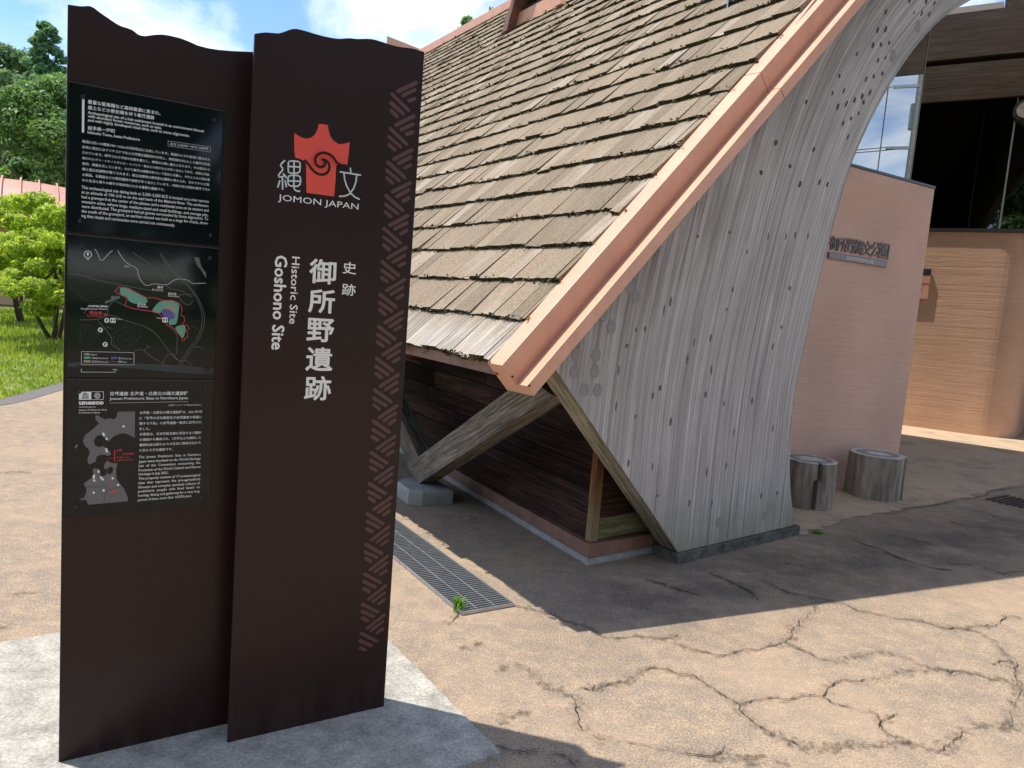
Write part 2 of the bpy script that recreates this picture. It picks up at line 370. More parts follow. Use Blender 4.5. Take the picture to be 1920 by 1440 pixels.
MAT['red'] = simple('vermilion_print', (.72, .075, .05), .45)
MAT['redline'] = simple('red_print', (.60, .05, .055), .6)
MAT['stroke'] = simple('brown_stroke_print', (.088, .036, .031), .45)
MAT['green'] = simple('map_green', (.13, .34, .25), .6)
MAT['purple'] = simple('map_purple', (.105, .09, .27), .6)
MAT['beige'] = simple('map_beige', (.32, .28, .20), .6)
MAT['mapline'] = simple('map_grey_line', (.10, .105, .105), .6)
MAT['mapfaint'] = simple('map_faint_line', (.035, .04, .04), .6)
MAT['mapland'] = simple('map_grey_land', (.135, .13, .135), .5)
MAT['mapblue'] = simple('map_slate', (.10, .14, .145), .6)
MAT['bolt'] = simple('black_bolt', (.012, .012, .013), .25)
MAT['steel'] = simple('galvanised_steel', (.42, .43, .43), .45, metal=.7, var=.15, scale=20)
MAT['pit'] = simple('drain_pit', (.015, .015, .016), .9)
MAT['darkmetal'] = simple('dark_metal_letter', (.11, .08, .085), .45, metal=.3)
MAT['plate'] = simple('purple_grey_plate', (.17, .13, .155), .4)
MAT['glass'] = glass_mat('coated_window_glass', .34, (.22, .25, .25))
MAT['glassd'] = glass_mat('dark_window_glass', .05, (.10, .11, .11))
MAT['frame'] = simple('dark_window_frame', (.03, .03, .032), .4)
MAT['sealer'] = simple('pale_glass_joint', (.20, .22, .20), .5)
MAT['dark_in'] = simple('dark_interior', (.035, .035, .04), .8)
MAT['beam'] = wood_mat('dark_beam_wood', [(.3, (.045, .034, .026)), (.5, (.085, .062, .046)), (.7, (.14, .105, .078))], 'Generated', (1.5, 14), varamt=.15)
MAT['beamp'] = simple('pale_beam', (.42, .35, .27), .7)
MAT['lam'] = wood_mat('silver_glulam', [(.27, (.09, .082, .082)), (.40, (.29, .273, .268)), (.53, (.43, .412, .40)), (.72, (.72, .70, .68))], 'UV', (.8, 38), varamt=.07,
                      green=(-.05, .42, .62, (.17, .165, .075)), bs=.9)
MAT['side'] = wood_mat('mossy_panel_edge', [(.28, (.03, .026, .02)), (.42, (.12, .105, .075)), (.56, (.31, .285, .20)), (.75, (.46, .43, .32))], 'UV', (3.0, 34), varamt=.05, bs=.8)
MAT['strut'] = wood_mat('weathered_strut', [(.30, (.03, .024, .022)), (.45, (.10, .082, .068)), (.56, (.21, .185, .145)), (.72, (.46, .42, .34))], 'UV', (2.6, 42), varamt=.15, bs=1.0)
MAT['plank'] = wood_mat('dark_stained_plank', [(.32, (.004, .0035, .004)), (.48, (.020, .011, .009)), (.60, (.060, .030, .020)), (.76, (.19, .13, .095))], 'UV', (1.6, 48), varamt=.85, bs=.8)
MAT['plankg'] = wood_mat('mossy_plank', [(.3, (.05, .045, .022)), (.5, (.15, .14, .072)), (.7, (.30, .29, .16))], 'UV', (2, 22), varamt=.1, bs=.8)
MAT['post'] = wood_mat('orange_brown_post', [(.3, (.045, .022, .012)), (.5, (.17, .078, .032)), (.72, (.32, .17, .075))], 'UV', (2, 30), varamt=.05, green=(.05, .50, .95, (.23, .21, .12)))
MAT['knot'] = simple('dark_knot', (.115, .10, .105), .85, var=.4, scale=30)
MAT['plug'] = None
MAT['knot2'] = simple('hollow_knot', (.06, .054, .062), .85, var=.4, scale=30)
MAT['crack'] = simple('crack_dark', (.05, .036, .026), 1.0)
MAT['bark'] = simple('tree_bark', (.075, .055, .04), .9, var=.4, scale=12, bump=.6, bscale=30)
MAT['leaf_bright'] = leaf_mat('bright_shrub_leaf', (.12, .21, .025), (.50, .58, .09), .5)
MAT['leaf_mid'] = leaf_mat('broadleaf_leaf', (.065, .13, .05), (.20, .33, .10), .42)
MAT['leaf_dark'] = leaf_mat('forest_leaf', (.065, .12, .065), (.19, .29, .13), .38)
MAT['leaf_con'] = leaf_mat('larch_leaf', (.08, .17, .09), (.20, .34, .17), .4)
MAT['weed'] = leaf_mat('weed_leaf', (.09, .20, .03), (.22, .42, .07), .5)
def lawn_mat():
    m, N, L, b = nodes('lawn_soil_and_grass'); b.inputs['Roughness'].default_value = .95
    g = N.new('ShaderNodeNewGeometry'); n = noise_n(N, L, g.outputs['Position'], 3.2, 7, .7); n2 = noise_n(N, L, g.outputs['Position'], .35, 4, .5)
    c = ramp(N, L, n, [(.3, (.05, .07, .02)), (.5, (.13, .17, .04)), (.66, (.22, .24, .07)), (.8, (.28, .22, .12))])
    c = mix(N, L, maprange(N, L, n2, .4, .6, 0, .4), c, (.10, .15, .03)); L.new(c, b.inputs['Base Color']); return m
MAT['lawn'] = lawn_mat()
MAT['grass'] = leaf_mat('lawn_grass_blade', (.16, .25, .04), (.42, .46, .09), .45)
MAT['asph'] = simple('grey_asphalt_edge', (.13, .12, .115), .95, var=.25, scale=20)
MAT['pinkroof'] = simple('far_salmon_roof', (.46, .22, .155), .5, var=.12, scale=1.5)
MAT['whitep'] = simple('white_paint', (.7, .7, .68), .6)
MAT['stump'] = None
def ring_mat(name, stops, scale):
    m, N, L, b = nodes(name); b.inputs['Roughness'].default_value = .85; t = N.new('ShaderNodeTexCoord')
    w = N.new('ShaderNodeTexWave'); w.wave_type = 'RINGS'; w.rings_direction = 'SPHERICAL'; w.inputs['Scale'].default_value = scale; w.inputs['Distortion'].default_value = 2.2
    w.inputs['Detail'].default_value = 3; w.inputs['Detail Scale'].default_value = 2.0
    L.new(t.outputs['Object'], w.inputs['Vector']); n = noise_n(N, L, t.outputs['Object'], 9, 5, .6)
    f = mth(N, L, 'ADD', mth(N, L, 'MULTIPLY', w.outputs['Fac'], .5), mth(N, L, 'MULTIPLY', n, .5)); L.new(ramp(N, L, f, stops), b.inputs['Base Color']); bump(N, L, b, w.outputs['Fac'], .5, .003); return m
MAT['plug'] = ring_mat('end_grain_plug', [(.3, (.20, .19, .19)), (.5, (.25, .245, .245)), (.7, (.30, .295, .29))], 32)
MAT['stumptop'] = ring_mat('stump_end_grain', [(.25, (.20, .175, .145)), (.5, (.40, .365, .325)), (.75, (.60, .56, .50))], 6)
MAT['bark_grey'] = wood_mat('barkless_log', [(.28, (.06, .048, .038)), (.45, (.24, .205, .165)), (.6, (.41, .37, .315)), (.76, (.62, .58, .52))], 'UV', (1.3, 9), varamt=.12, bs=.9)

# rain-washed dark streaks of the panel just below the verge
_m = MAT['lam']; _N, _L = _m.node_tree.nodes, _m.node_tree.links; _b = _N['Principled BSDF']; _src = _b.inputs['Base Color'].links[0].from_socket
_g = _N.new('ShaderNodeNewGeometry'); _v = _N.new('ShaderNodeVectorMath'); _v.operation = 'DOT_PRODUCT'; _L.new(_g.outputs['Position'], _v.inputs[0]); _v.inputs[1].default_value = (RS * GD[0], RS * GD[1], -1.0)
_dd = mth(_N, _L, 'ADD', _v.outputs['Value'], float(RZ - .13 - RS * (A0 @ GD)))
_t = _N.new('ShaderNodeTexCoord'); _nz = noise_n(_N, _L, mapping(_N, _L, _t.outputs['UV'], (1.3, 16, 1)), 1.0, 6, .7); _nb = noise_n(_N, _L, _g.outputs['Position'], 1.1, 4, .6)
_f = mth(_N, _L, 'MULTIPLY', mth(_N, _L, 'MULTIPLY', maprange(_N, _L, _dd, .0, .75, .95, 0), maprange(_N, _L, _nz, .42, .60, 0, 1)), maprange(_N, _L, _nb, .38, .56, .35, 1))
_L.new(mix(_N, _L, _f, _src, (.085, .07, .07)), _b.inputs['Base Color'])

# ------------------------------------------------------------------ ground
KERB = [(-7.6, -9), (-6.7, -2), (-6.1, 3), (-5.65, 6), (-5.5, 7.94), (-5.53, 8.3), (-5.58, 8.6), (-5.66, 9.05), (-5.75, 9.6), (-6.1, 11), (-7.0, 14), (-8.6, 19), (-10.5, 24)]
o = obj('lawn', [(-150, -150, -.012), (150, -150, -.012), (150, 150, -.012), (-150, 150, -.012)], [(0, 1, 2, 3)], MAT['lawn'], kind='structure')
pav = list(KERB) + [(14, 26), (24, 10), (24, -9)]
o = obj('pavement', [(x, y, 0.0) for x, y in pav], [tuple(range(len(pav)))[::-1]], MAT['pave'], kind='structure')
pavement = o
V, F = ribbon2d(KERB, .26, False)
o = obj('pavement_edge', [(p[0] + .02, p[1], .004 + .0) for p in V], F, MAT['asph'], kind='structure')
def jag(poly, amp, sub=4, seed=0):
    out = []; r = random.Random(seed)
    for i in range(len(poly) - 1):
        a, b_ = np.array(poly[i][:2]), np.array(poly[i + 1][:2]); d = b_ - a; nn = np.array([-d[1], d[0]])
        for k in range(sub): out.append(a + d * k / sub + (nn * r.uniform(-.07, .07) if k else 0) + np.array([r.uniform(-amp, amp), r.uniform(-amp, amp)]))
    out.append(np.array(poly[-1][:2])); return out
# smoother, paler floor of the covered porch, behind a worn joint
def porch_mat():
    m, N, L, b = nodes('porch_floor_render'); b.inputs['Roughness'].default_value = .85; b.inputs['Specular IOR Level'].default_value = .25
    t = N.new('ShaderNodeTexCoord'); v = t.outputs['Object']; n = noise_n(N, L, v, 1.9, 8, .7, .4); f = noise_n(N, L, v, 70, 4, .8); e = noise_n(N, L, v, 7, 6, .7)
    c = ramp(N, L, f, [(.32, (.30, .22, .145)), (.55, (.50, .375, .245)), (.7, (.62, .48, .33))])
    c = mix(N, L, maprange(N, L, n, .50, .66, 0, .6), c, (.20, .165, .13)); c = mix(N, L, maprange(N, L, e, .58, .72, 0, .35), c, (.16, .13, .105))
    L.new(c, b.inputs['Base Color']); bump(N, L, b, f, .3, .004); return m
jl = jag([ground(1455, 1012), ground(1500, 1003), ground(1560, 985), ground(1655, 962), ground(1730, 950), ground(1790, 939), ground(1850, 925), ground(1920, 909), ground(2100, 880), ground(2300, 850)], .006, 8, 3)
pf = [(p[0], p[1]) for p in jl] + [(16, 16), (2, 16), (1.2, 6)]
obj('porch_floor', [(x, y, .0042) for x, y in pf], [tuple(range(len(pf)))], porch_mat(), kind='structure')
# concrete pad under the sign
P1, P2 = ground(938, 1418), ground(730, 1207)
P3 = ground(631, 1106); P4 = ground(0, 1210)
d12 = (P2 - P1); padN = P3; dl = (P4 - P3); dl /= np.linalg.norm(dl)
front = P1 + dl * 3.1
pc = [P1, P3, P3 + dl * 3.1, front]
rim = []
for i in range(4):
    a, b_ = pc[i], pc[(i + 1) % 4]
    for k in range(40):
        q = a + (b_ - a) * k / 40; jit = 0.005 * noise.noise(Vector((q[0] * 9, q[1] * 9, 0)))
        rim.append((q[0] + jit, q[1] + jit * .7, 0.014))
o = obj(*(['concrete_pad'] + list(prism_pts(rim, [(x, y, -.05) for x, y, z in rim])) + [MAT['pad']]), kind='structure')

# cracks: dark irregular openings in the paving, traced where they run
CR = [
 [(962, 1137), (985, 1141), (1010, 1147), (1040, 1155), (1058, 1166), (1085, 1171), (1105, 1180), (1121, 1192), (1142, 1198), (1170, 1197), (1193, 1193), (1230, 1198), (1262, 1196), (1273, 1191)],
 [(1262, 1207), (1300, 1218), (1340, 1228), (1356, 1231), (1375, 1226), (1399, 1217), (1421, 1221), (1445, 1212), (1470, 1205), (1483, 1195), (1484, 1184), (1498, 1170), (1497, 1163)],
 [(1471, 1207), (1492, 1216), (1512, 1223), (1526, 1232), (1545, 1239), (1560, 1239)],
 [(1200, 1263), (1220, 1253), (1248, 1256), (1272, 1265), (1299, 1267), (1322, 1283), (1340, 1294), (1360, 1308), (1387, 1322), (1385, 1332), (1400, 1345), (1410, 1353), (1420, 1362), (1440, 1372)],
 [(1387, 1322), (1410, 1316), (1444, 1309), (1470, 1313), (1497, 1309), (1520, 1304), (1543, 1308), (1549, 1293), (1565, 1282), (1580, 1275), (1605, 1279), (1626, 1276)],
 [(1543, 1308), (1560, 1319), (1580, 1325), (1602, 1330)],
 [(1460, 1107), (1490, 1115), (1522, 1120), (1550, 1127), (1585, 1134), (1606, 1145), (1640, 1152), (1685, 1161), (1720, 1164), (1750, 1173), (1776, 1180), (1800, 1178), (1830, 1185), (1870, 1205)],
 [(1776, 1180), (1830, 1174), (1868, 1174), (1880, 1162), (1895, 1156), (1920, 1162)],
 [(1425, 1090), (1445, 1095), (1470, 1110), (1490, 1117)],
 [(1740, 1255), (1765, 1256), (1778, 1263), (1800, 1258), (1830, 1266), (1860, 1275), (1890, 1276)],
 [(1860, 1248), (1880, 1240), (1905, 1242), (1900, 1262), (1906, 1275)],
 [(1648, 1365), (1650, 1355), (1670, 1346), (1682, 1340)], [(1648, 1355), (1655, 1370), (1680, 1387)],
 [(1760, 1412), (1780, 1395), (1800, 1385), (1806, 1372)], [(1276, 1413), (1300, 1416), (1337, 1419), (1350, 1412), (1358, 1400)],
 [(1455, 1380), (1480, 1390), (1500, 1400)], [(870, 1144), (857, 1157), (840, 1173)],
 [(1076, 1317), (1083, 1340), (1085, 1360), (1092, 1371)], [(1090, 1290), (1110, 1297), (1140, 1285), (1165, 1278)], [(1110, 1298), (1115, 1285)],
 [(860, 1218), (885, 1215), (905, 1205)], [(930, 1353), (960, 1344), (990, 1333)], [(1850, 1065), (1880, 1078), (1900, 1073), (1920, 1072)],
 [(1210, 1088), (1240, 1095), (1270, 1106), (1320, 1119)], [(1330, 1075), (1370, 1092), (1400, 1106), (1420, 1128)],
 [(1600, 1015), (1650, 1030), (1700, 1052), (1760, 1068), (1790, 1071)], [(1650, 1000), (1700, 1010), (1750, 1022)], [(1750, 1060), (1790, 1058), (1820, 1060)],
 [(1655, 965), (1680, 962), (1730, 950), (1790, 940), (1850, 925), (1895, 915), (1920, 910)], [(1780, 978), (1820, 990), (1860, 990)], [(1460, 1060), (1490, 1058), (1510, 1066)],
 [(0, 888), (30, 884), (60, 888)], [(18, 1120), (40, 1112), (70, 1112)], [(0, 1180), (25, 1170)], [(880, 968), (900, 985)], [(1830, 958), (1880, 975), (1920, 983)],
 [(1085, 1317), (1060, 1300), (1030, 1290), (1000, 1262), (960, 1250), (925, 1262)], [(1162, 1285), (1185, 1272), (1200, 1263)], [(1440, 1372), (1450, 1378), (1456, 1381)], [(1337, 1419), (1380, 1428), (1430, 1424), (1480, 1434)], [(1500, 1400), (1550, 1408), (1600, 1396), (1650, 1402), (1690, 1392), (1720, 1400), (1760, 1412)],
 [(1682, 1387), (1705, 1396)], [(1806, 1372), (1850, 1360), (1890, 1366), (1920, 1358)], [(1626, 1276), (1660, 1270), (1700, 1262), (1740, 1255)], [(1498, 1165), (1520, 1150), (1535, 1135), (1524, 1122)], [(1560, 1239), (1600, 1236), (1640, 1224), (1690, 1230), (1740, 1254)], [(1602, 1330), (1640, 1338), (1652, 1355)], [(1906, 1275), (1912, 1300), (1900, 1330), (1892, 1365)], [(1092, 1371), (1120, 1385), (1170, 1392), (1230, 1404), (1276, 1413)], [(1870, 1205), (1880, 1222), (1895, 1240)],
 [(930, 1400), (960, 1410), (985, 1412), (1010, 1405)], [(1040, 1412), (1065, 1425), (1080, 1440)],
]
mb = MB(); mh = MB()
THIN = {(1085, 1317), (1162, 1285), (1440, 1372), (1337, 1419), (1500, 1400), (1682, 1387), (1806, 1372), (1626, 1276), (1498, 1165), (1560, 1239), (1602, 1330), (1906, 1275), (1092, 1371), (1870, 1205), (930, 1353), (860, 1218), (0, 888), (18, 1120)}
for i, c in enumerate(CR):
    pts = jag([ground(*p) for p in c], .0020, 5, i); n = len(pts); r = random.Random(i + 50)
    wd = [max(.0026, (.0040 + .0020 * math.sin(k * .9 + i)) * (1 if 1 < k < n - 2 else .35) * r.uniform(.65, 1.35)) for k in range(n)]
    if CR[i][0] in ((1210, 1088), (1330, 1075), (1600, 1015)): wd = [w * 2.2 for w in wd]
    if CR[i][0] in THIN: wd = [w * .42 for w in wd]
    V, F = ribbon2d(pts, wd, False); mb.add([(x, y, .0058) for x, y in V], F)
    V, F = ribbon2d(pts, [r.uniform(.03, .085) for _ in pts], False)
    mh.add([(x, y, .0050) for x, y in V], F)
mb.build('pavement_crack', MAT['crack'], pavement, kind='stuff')
m, N, L, b = nodes('crack_dirt_stain'); b.inputs['Roughness'].default_value = 1.0; b.inputs['Base Color'].default_value = (.075, .048, .030, 1)
t = N.new('ShaderNodeTexCoord'); nn = noise_n(N, L, t.outputs['Object'], 26, 6, .75); nn2 = noise_n(N, L, t.outputs['Object'], 3, 3, .5); tr = N.new('ShaderNodeBsdfTransparent'); ms = N.new('ShaderNodeMixShader')
L.new(mth(N, L, 'MULTIPLY', maprange(N, L, nn, .47, .60, 0, .45), maprange(N, L, nn2, .35, .6, .25, 1)), ms.inputs[0]); L.new(tr.outputs[0], ms.inputs[1]); L.new(b.outputs[0], ms.inputs[2]); L.new(ms.outputs[0], N['Material Output'].inputs[0])
mh.build('crack_stain', m, pavement, kind='stuff')

# ------------------------------------------------------------------ museum building
museum = thing('museum_building', 'low wooden museum with a steep mossy shingle roof and salmon metal verge', 'building', (1.1, 4.4, 0))
GOFF = lambda p: np.array(p, float)
# roof deck
V, F = hexa([roofp(S_EAVE + .015, .0, -.10), roofp(S_EAVE + .015, T_END, -.10), roofp(S_RIDGE, T_END, -.10), roofp(S_RIDGE, .0, -.10)],
            [roofp(S_EAVE + .015, .0, -.004), roofp(S_EAVE + .015, T_END, -.004), roofp(S_RIDGE, T_END, -.004), roofp(S_RIDGE, .0, -.004)])
roof = obj('roof', V, F, MAT['deck'], museum)
DS = .2046
me_moss = MB(); me_dry = MB()
shs = []
def shingle_geo(s0, t0, t1, r):
    j = r.uniform(-.006, .007) + (r.uniform(-.03, .02) if r.random() < .09 else 0); hb = .028 + r.uniform(-.006, .008); L_ = .238; tilt = r.uniform(-.006, .006) * (2.2 if r.random() < .08 else 1)
    ts = [t0, t0 + (t1 - t0) * .36, t0 + (t1 - t0) * .68, t1]
    top = [(s0 + j + r.uniform(-.004, .004), ts[k], hb + tilt * (k - 1.5) / 1.5) for k in range(4)] + [(s0 + L_, t1, .004), (s0 + L_, t0, .004)]
    bot = [(a, b_, -.004 if k > 3 else .003) for k, (a, b_, c) in enumerate(top)]
    V, F = prism_pts([roofp(*p) for p in top], [roofp(*p) for p in bot])
    return V, F
NC = int((S_RIDGE - S_EAVE) / DS)
for k in range(NC + 1):
    s0 = S_EAVE + k * DS; r = random.Random(100 + k); t = -.02 + r.uniform(-.1, 0)
    if s0 > S_RIDGE - .1: break
    while t < T_END - .02:
        w = r.choice((.11, .14, .16, .19, .22, .26)) * r.uniform(.9, 1.1); t1 = min(t + w, T_END)
        tt0 = max(t, .052)
        if t1 - tt0 > .03:
            gp_ = r.choice((.0025, .004, .006, .011))
            V, F = shingle_geo(s0, tt0, t1 - gp_, r)
            c = roofp(s0 + .1, (tt0 + t1) / 2, .02); px, py, dep = project(c)
            vis = (px > 735 and py > -40 and py < 760)
            shs.append((dep / math.sqrt(max(t1 - tt0, .05)) if vis else 1e6, V, F, r.random()))
        t = t1
    # moss and dirt tufts along the butt edge
    t = .02
    while t < T_END:
        d = max(3.0, 3.5 + t); step = .0034 * (d / 4) ; t += step * r.uniform(.4, 1.8)
        dens = noise.noise(Vector((t * 1.7, k * 5.3, 0))) * .6 + noise.noise(Vector((t * 9, k * 2.3, 4))) * .5 + .36
        if r.random() > dens: continue
        h0 = r.uniform(-.002, .036); q = roofp(s0 + r.uniform(-.008, .006), t, h0)
        sz = r.uniform(.005, .017) * (d / 4) ** .5
        a = EV * r.uniform(-1, 1) + RK * r.uniform(-1, 1) + RN * r.uniform(-.4, .8); a /= np.linalg.norm(a) + 1e-6
        b_ = EV * r.uniform(-1, 1) + RK * r.uniform(-1.2, .6) + RN * r.uniform(-.6, .8); b_ /= np.linalg.norm(b_) + 1e-6
        (me_dry if r.random() < .22 else me_moss).add([q - a * sz, q + a * sz, q + b_ * sz * 1.5], [(0, 1, 2)])
shs.sort(key=lambda x: x[0])
def shingle_mats(o):
    o.data.materials.append(MAT['moss'])
    return o
for i, (d, V, F, rr) in enumerate(shs[:298]):
    o = obj('shingle', V, F, MAT['shingle'], roof); o.data.materials.append(MAT['moss'])
    for fi in (2, 3, 4): o.data.polygons[fi].material_index = 1
mb = MB()
for (d, V, F, rr) in shs[298:]: mb.add(V, F, rr)
o = mb.build('far_shingles', MAT['shingle'], roof, kind='stuff'); o.data.materials.append(MAT['moss'])
mi = np.zeros(len(o.data.polygons), dtype=np.int32); ar = np.arange(len(mi)) % 8; mi[(ar >= 2) & (ar <= 4)] = 1
o.data.polygons.foreach_set('material_index', mi)
me_moss.build('butt_moss', MAT['moss'], roof, kind='stuff'); me_dry.build('dry_moss', MAT['mossl'], roof, kind='stuff')

# verge flashing (two ribbed lengths with an open joint), profile in (n, w)
WN = (-GD * .992 + np.array([0, 0, 1.0])); WN /= np.linalg.norm(WN)
def vp(s, n_, w): return A0 - .02 * GN + GN * n_ + GD * s + np.array([0, 0, RZ + RS * s - .012 * (s + 1.47)]) + WN * w
JOINT = None
def sweep(name, prof, s0, s1, mat, parent):
    V = [vp(s0 + 0 * w, n_, w) for n_, w in prof] + [vp(s1, n_, w) for n_, w in prof]; k = len(prof)
    F = [tuple(range(k)), tuple(range(2 * k - 1, k - 1, -1))] + [(i, k + i, k + (i + 1) % k, (i + 1) % k) for i in range(k)]
    o = obj(name, V, F, mat, parent); return bevel(o, .003, 2)
PROF = [(-.085, .014), (.028, .014), (.032, -.118), (.050, -.122), (.054, -.106), (.118, -.106), (.120, -.174), (-.085, -.174)]
_s, _z = None, None
q = on_plane(1452, 150, A0 + .1 * GN, GN); sj = float((q - A0) @ GD)
vf = sweep('verge_flashing', PROF, -1.476, sj - .002, MAT['copper'], museum)
sweep('verge_flashing', PROF, sj + .002, S_RIDGE + .16, MAT['copper'], museum)
# ends of the trim show a brown cap and two screws
for px, py in ((960, 706), (992, 723)):
    q = on_plane(px, py, A0 + (.012 if px == 960 else .1) * GN, GN) + GN * .004
    bm = bmesh.new(); bmesh.ops.create_uvsphere(bm, u_segments=8, v_segments=5, radius=.006); me = bpy.data.meshes.new('screw'); bm.to_mesh(me); bm.free(); me.materials.append(MAT['bolt'])
    o = bpy.data.objects.new('screw', me); o.location = Vector(q) - worigin(vf); link(o, vf)
# eave fascia
a0, a1 = roofp(S_EAVE + .012, .03, -.012), roofp(S_EAVE + .012, T_END, -.012); dn = np.array([0, 0, -.055]); inn = GD * .02
V, F = box_axes(a0 + dn, a1 - a0, inn, -dn); obj('eave_flashing', V, F, MAT['copper_old'], museum)
# soffit under the eave
V, F = hexa([roofp(S_EAVE + .03, .02, -.13), roofp(S_EAVE + .03, T_END, -.13), roofp(0.2, T_END, -.13), roofp(0.2, .02, -.13)],
            [roofp(S_EAVE + .03, .02, -.103), roofp(S_EAVE + .03, T_END, -.103), roofp(0.2, T_END, -.103), roofp(0.2, .02, -.103)])
obj('soffit', V, F, MAT['beam'], museum)
# ridge cap and its hanging side flashing
a0 = roofp(S_RIDGE - .13, .0, .03); a1 = roofp(S_RIDGE - .13, T_END + .25, .03)
V, F = hexa([a0, a1, a1 + GD * .35, a0 + GD * .35], [a0 + np.array([0, 0, .17]), a1 + np.array([0, 0, .17]), a1 + GD * .35 + np.array([0, 0, .17]), a0 + GD * .35 + np.array([0, 0, .17])])
bevel(obj('ridge_cap', V, F, MAT['copper'], museum), .01)
# far verge
for s_a, s_b in ((S_EAVE, S_RIDGE),):
    V, F = hexa([roofp(s_a, T_END - .04, -.1), roofp(s_a, T_END + .16, -.1), roofp(s_b, T_END + .16, -.1), roofp(s_b, T_END - .04, -.1)],
                [roofp(s_a, T_END - .04, .04), roofp(s_a, T_END + .16, .04), roofp(s_b, T_END + .16, .04), roofp(s_b, T_END - .04, .04)])
    obj('verge_flashing', V, F, MAT['copper'], museum)
# a short ridge piece of the wing behind, rising to the left
q0 = roofp(S_RIDGE, T_END + .2, .1); dleft = np.array([-1.0, .15, 0]); dleft /= np.linalg.norm(dleft)
V, F = hexa([q0 + [0, 0, -.25], q0 + dleft * .85 + [0, 0, -.1], q0 + dleft * .85 + GD * .4 + [0, .3, -.1], q0 + GD * .3 + [0, .3, -.25]],
            [q0 + [0, 0, .02], q0 + dleft * .85 + [0, 0, .30], q0 + dleft * .85 + [0, .3, .30], q0 + [0, .3, .02]])
obj('ridge_end', V, F, MAT['copper'], museum)
# triangular smoke vent near the ridge
vent = obj('smoke_vent', *hexa([roofp(3.08, 5.75, .0), roofp(3.08, 7.15, .0), roofp(3.16, 7.15, .0), roofp(3.16, 5.75, .0)],
                              [roofp(3.08, 5.75, .0) + [0, 0, .22], roofp(3.08, 7.15, .0) + [0, 0, .22], roofp(3.16, 7.15, 0) + [0, 0, .14], roofp(3.16, 5.75, 0) + [0, 0, .14]]), MAT['copper'], museum)
vb = roofp(3.05, 6.45, 0); apex = vb + np.array([0, 0, 1.45])
for tt, dt in ((5.62, .16), (7.22, -.16)):
    b0 = roofp(3.03, tt, -.02); o_ = -GD * .12
    V, F = hexa([b0 + o_, b0 + EV * dt + o_, b0 + EV * dt + GD * .45, b0 + GD * .45], [apex + o_ - EV * .08, apex + EV * .08 + o_, apex + EV * .08 + GD * .9, apex - EV * .08 + GD * .9])
    obj('barge_board', V, F, MAT['copper_old'] if dt < 0 else MAT['copper'], vent)
for k in range(9):
    f = k / 9; b0 = roofp(3.12, 5.85 + .58 * f, 0); b1 = roofp(3.12, 7.05 - .58 * f, 0); zz = np.array([0, 0, .22 + k * .135])
    V, F = box_axes(b0 + zz, b1 - b0, GD * .10 + np.array([0, 0, .07]), np.array([0, 0, .02])); obj('louvre', V, F, MAT['frame'], vent)
V, F = prism_pts([roofp(3.30, 5.75, 0), roofp(3.30, 7.15, 0), apex + GD * .25], [roofp(3.40, 5.75, 0), roofp(3.40, 7.15, 0), apex + GD * .35]); obj('vent_back', V, F, MAT['dark_in'], vent)
# flat porch roof right of the ridge
def slab(name, pts, z0, z1, mat, parent): return obj(name, *prism_pts([(p[0], p[1], z1) for p in pts], [(p[0], p[1], z0) for p in pts]), mat, parent)
BN = np.array([math.sin(math.radians(-33)), -math.cos(math.radians(-33)), 0]); PB = Plane(ground(1689, 797), -33)
pr = [gpt(S_RIDGE, 0, .1), gpt(7.65, 0, .1), PB.p(2.0, 0, 2.1), PB.p(-6, 0, 2.1), roofp(S_RIDGE, 6.8) * [1, 1, 0]]
slab('porch_roof', pr, 6.93, 7.1, MAT['deck'], museum)
slab('porch_ceiling', [p * .998 + np.array([0.01, .01, 0]) for p in pr], 6.86, 6.925, MAT['beam'], museum)

# gable panel of curved glulam
EDGE = [(1.314, .069), (1.232, .26), (1.176, .415), (1.134, .608), (1.110, .78), (1.102, .947), (1.108, 1.10), (1.125, 1.242), (1.188, 1.573), (1.272, 1.962), (1.370, 2.299), (1.474, 2.623), (1.712, 3.033), (2.081, 3.491), (2.51, 3.875), (3.017, 4.182), (3.996, 4.744), (5.0, 5.15), (6.0, 5.40), (7.0, 5.48)]
GRAIN = [(1.118, -.35), (1.110, .2), (1.102, .70), (1.102, .947), (1.125, 1.242), (1.188, 1.573), (1.272, 1.962), (1.370, 2.299), (1.50, 2.66), (1.735, 3.06), (2.081, 3.491), (2.51, 3.875), (3.017, 4.22), (3.996, 4.744), (5.0, 5.15), (6.0, 5.40), (7.0, 5.48), (7.3, 5.48)]
def catmull(P, sub):
    P = [np.array(p, float) for p in P]; out = []
    for i in range(len(P) - 1):
        p0 = P[max(i - 1, 0)]; p1 = P[i]; p2 = P[i + 1]; p3 = P[min(i + 2, len(P) - 1)]
        for k in range(sub):
            t = k / sub; out.append(.5 * ((2 * p1) + (-p0 + p2) * t + (2 * p0 - 5 * p1 + 4 * p2 - p3) * t * t + (-p0 + 3 * p1 - 3 * p2 + p3) * t ** 3))
    out.append(P[-1]); return np.array(out)
G = catmull(GRAIN, 4)
for _ in range(6): G[1:-1] = G[1:-1] * .5 + (G[:-2] + G[2:]) * .25
Tn = np.gradient(G, axis=0); Tn /= np.linalg.norm(Tn, axis=1)[:, None]; Nn = np.stack([-Tn[:, 1], Tn[:, 0]], 1)
AL = np.concatenate([[0], np.cumsum(np.linalg.norm(np.diff(G, axis=0), axis=1))])
ED = catmull(EDGE, 6)
def edge_s(z): return float(np.interp(z, ED[:, 1], ED[:, 0]))
FOOT_L = (0.008, .075); TOP_L = (-1.115, 1.178)
def rake_z(s): return RZ + RS * s - .13
panel = None
outl = [FOOT_L] + [tuple(p) for p in ED] + [(7.0, 6.85), ((6.85 - RZ + .13) / RS, 6.85), (-1.115 - .06, rake_z(-1.175)), TOP_L]
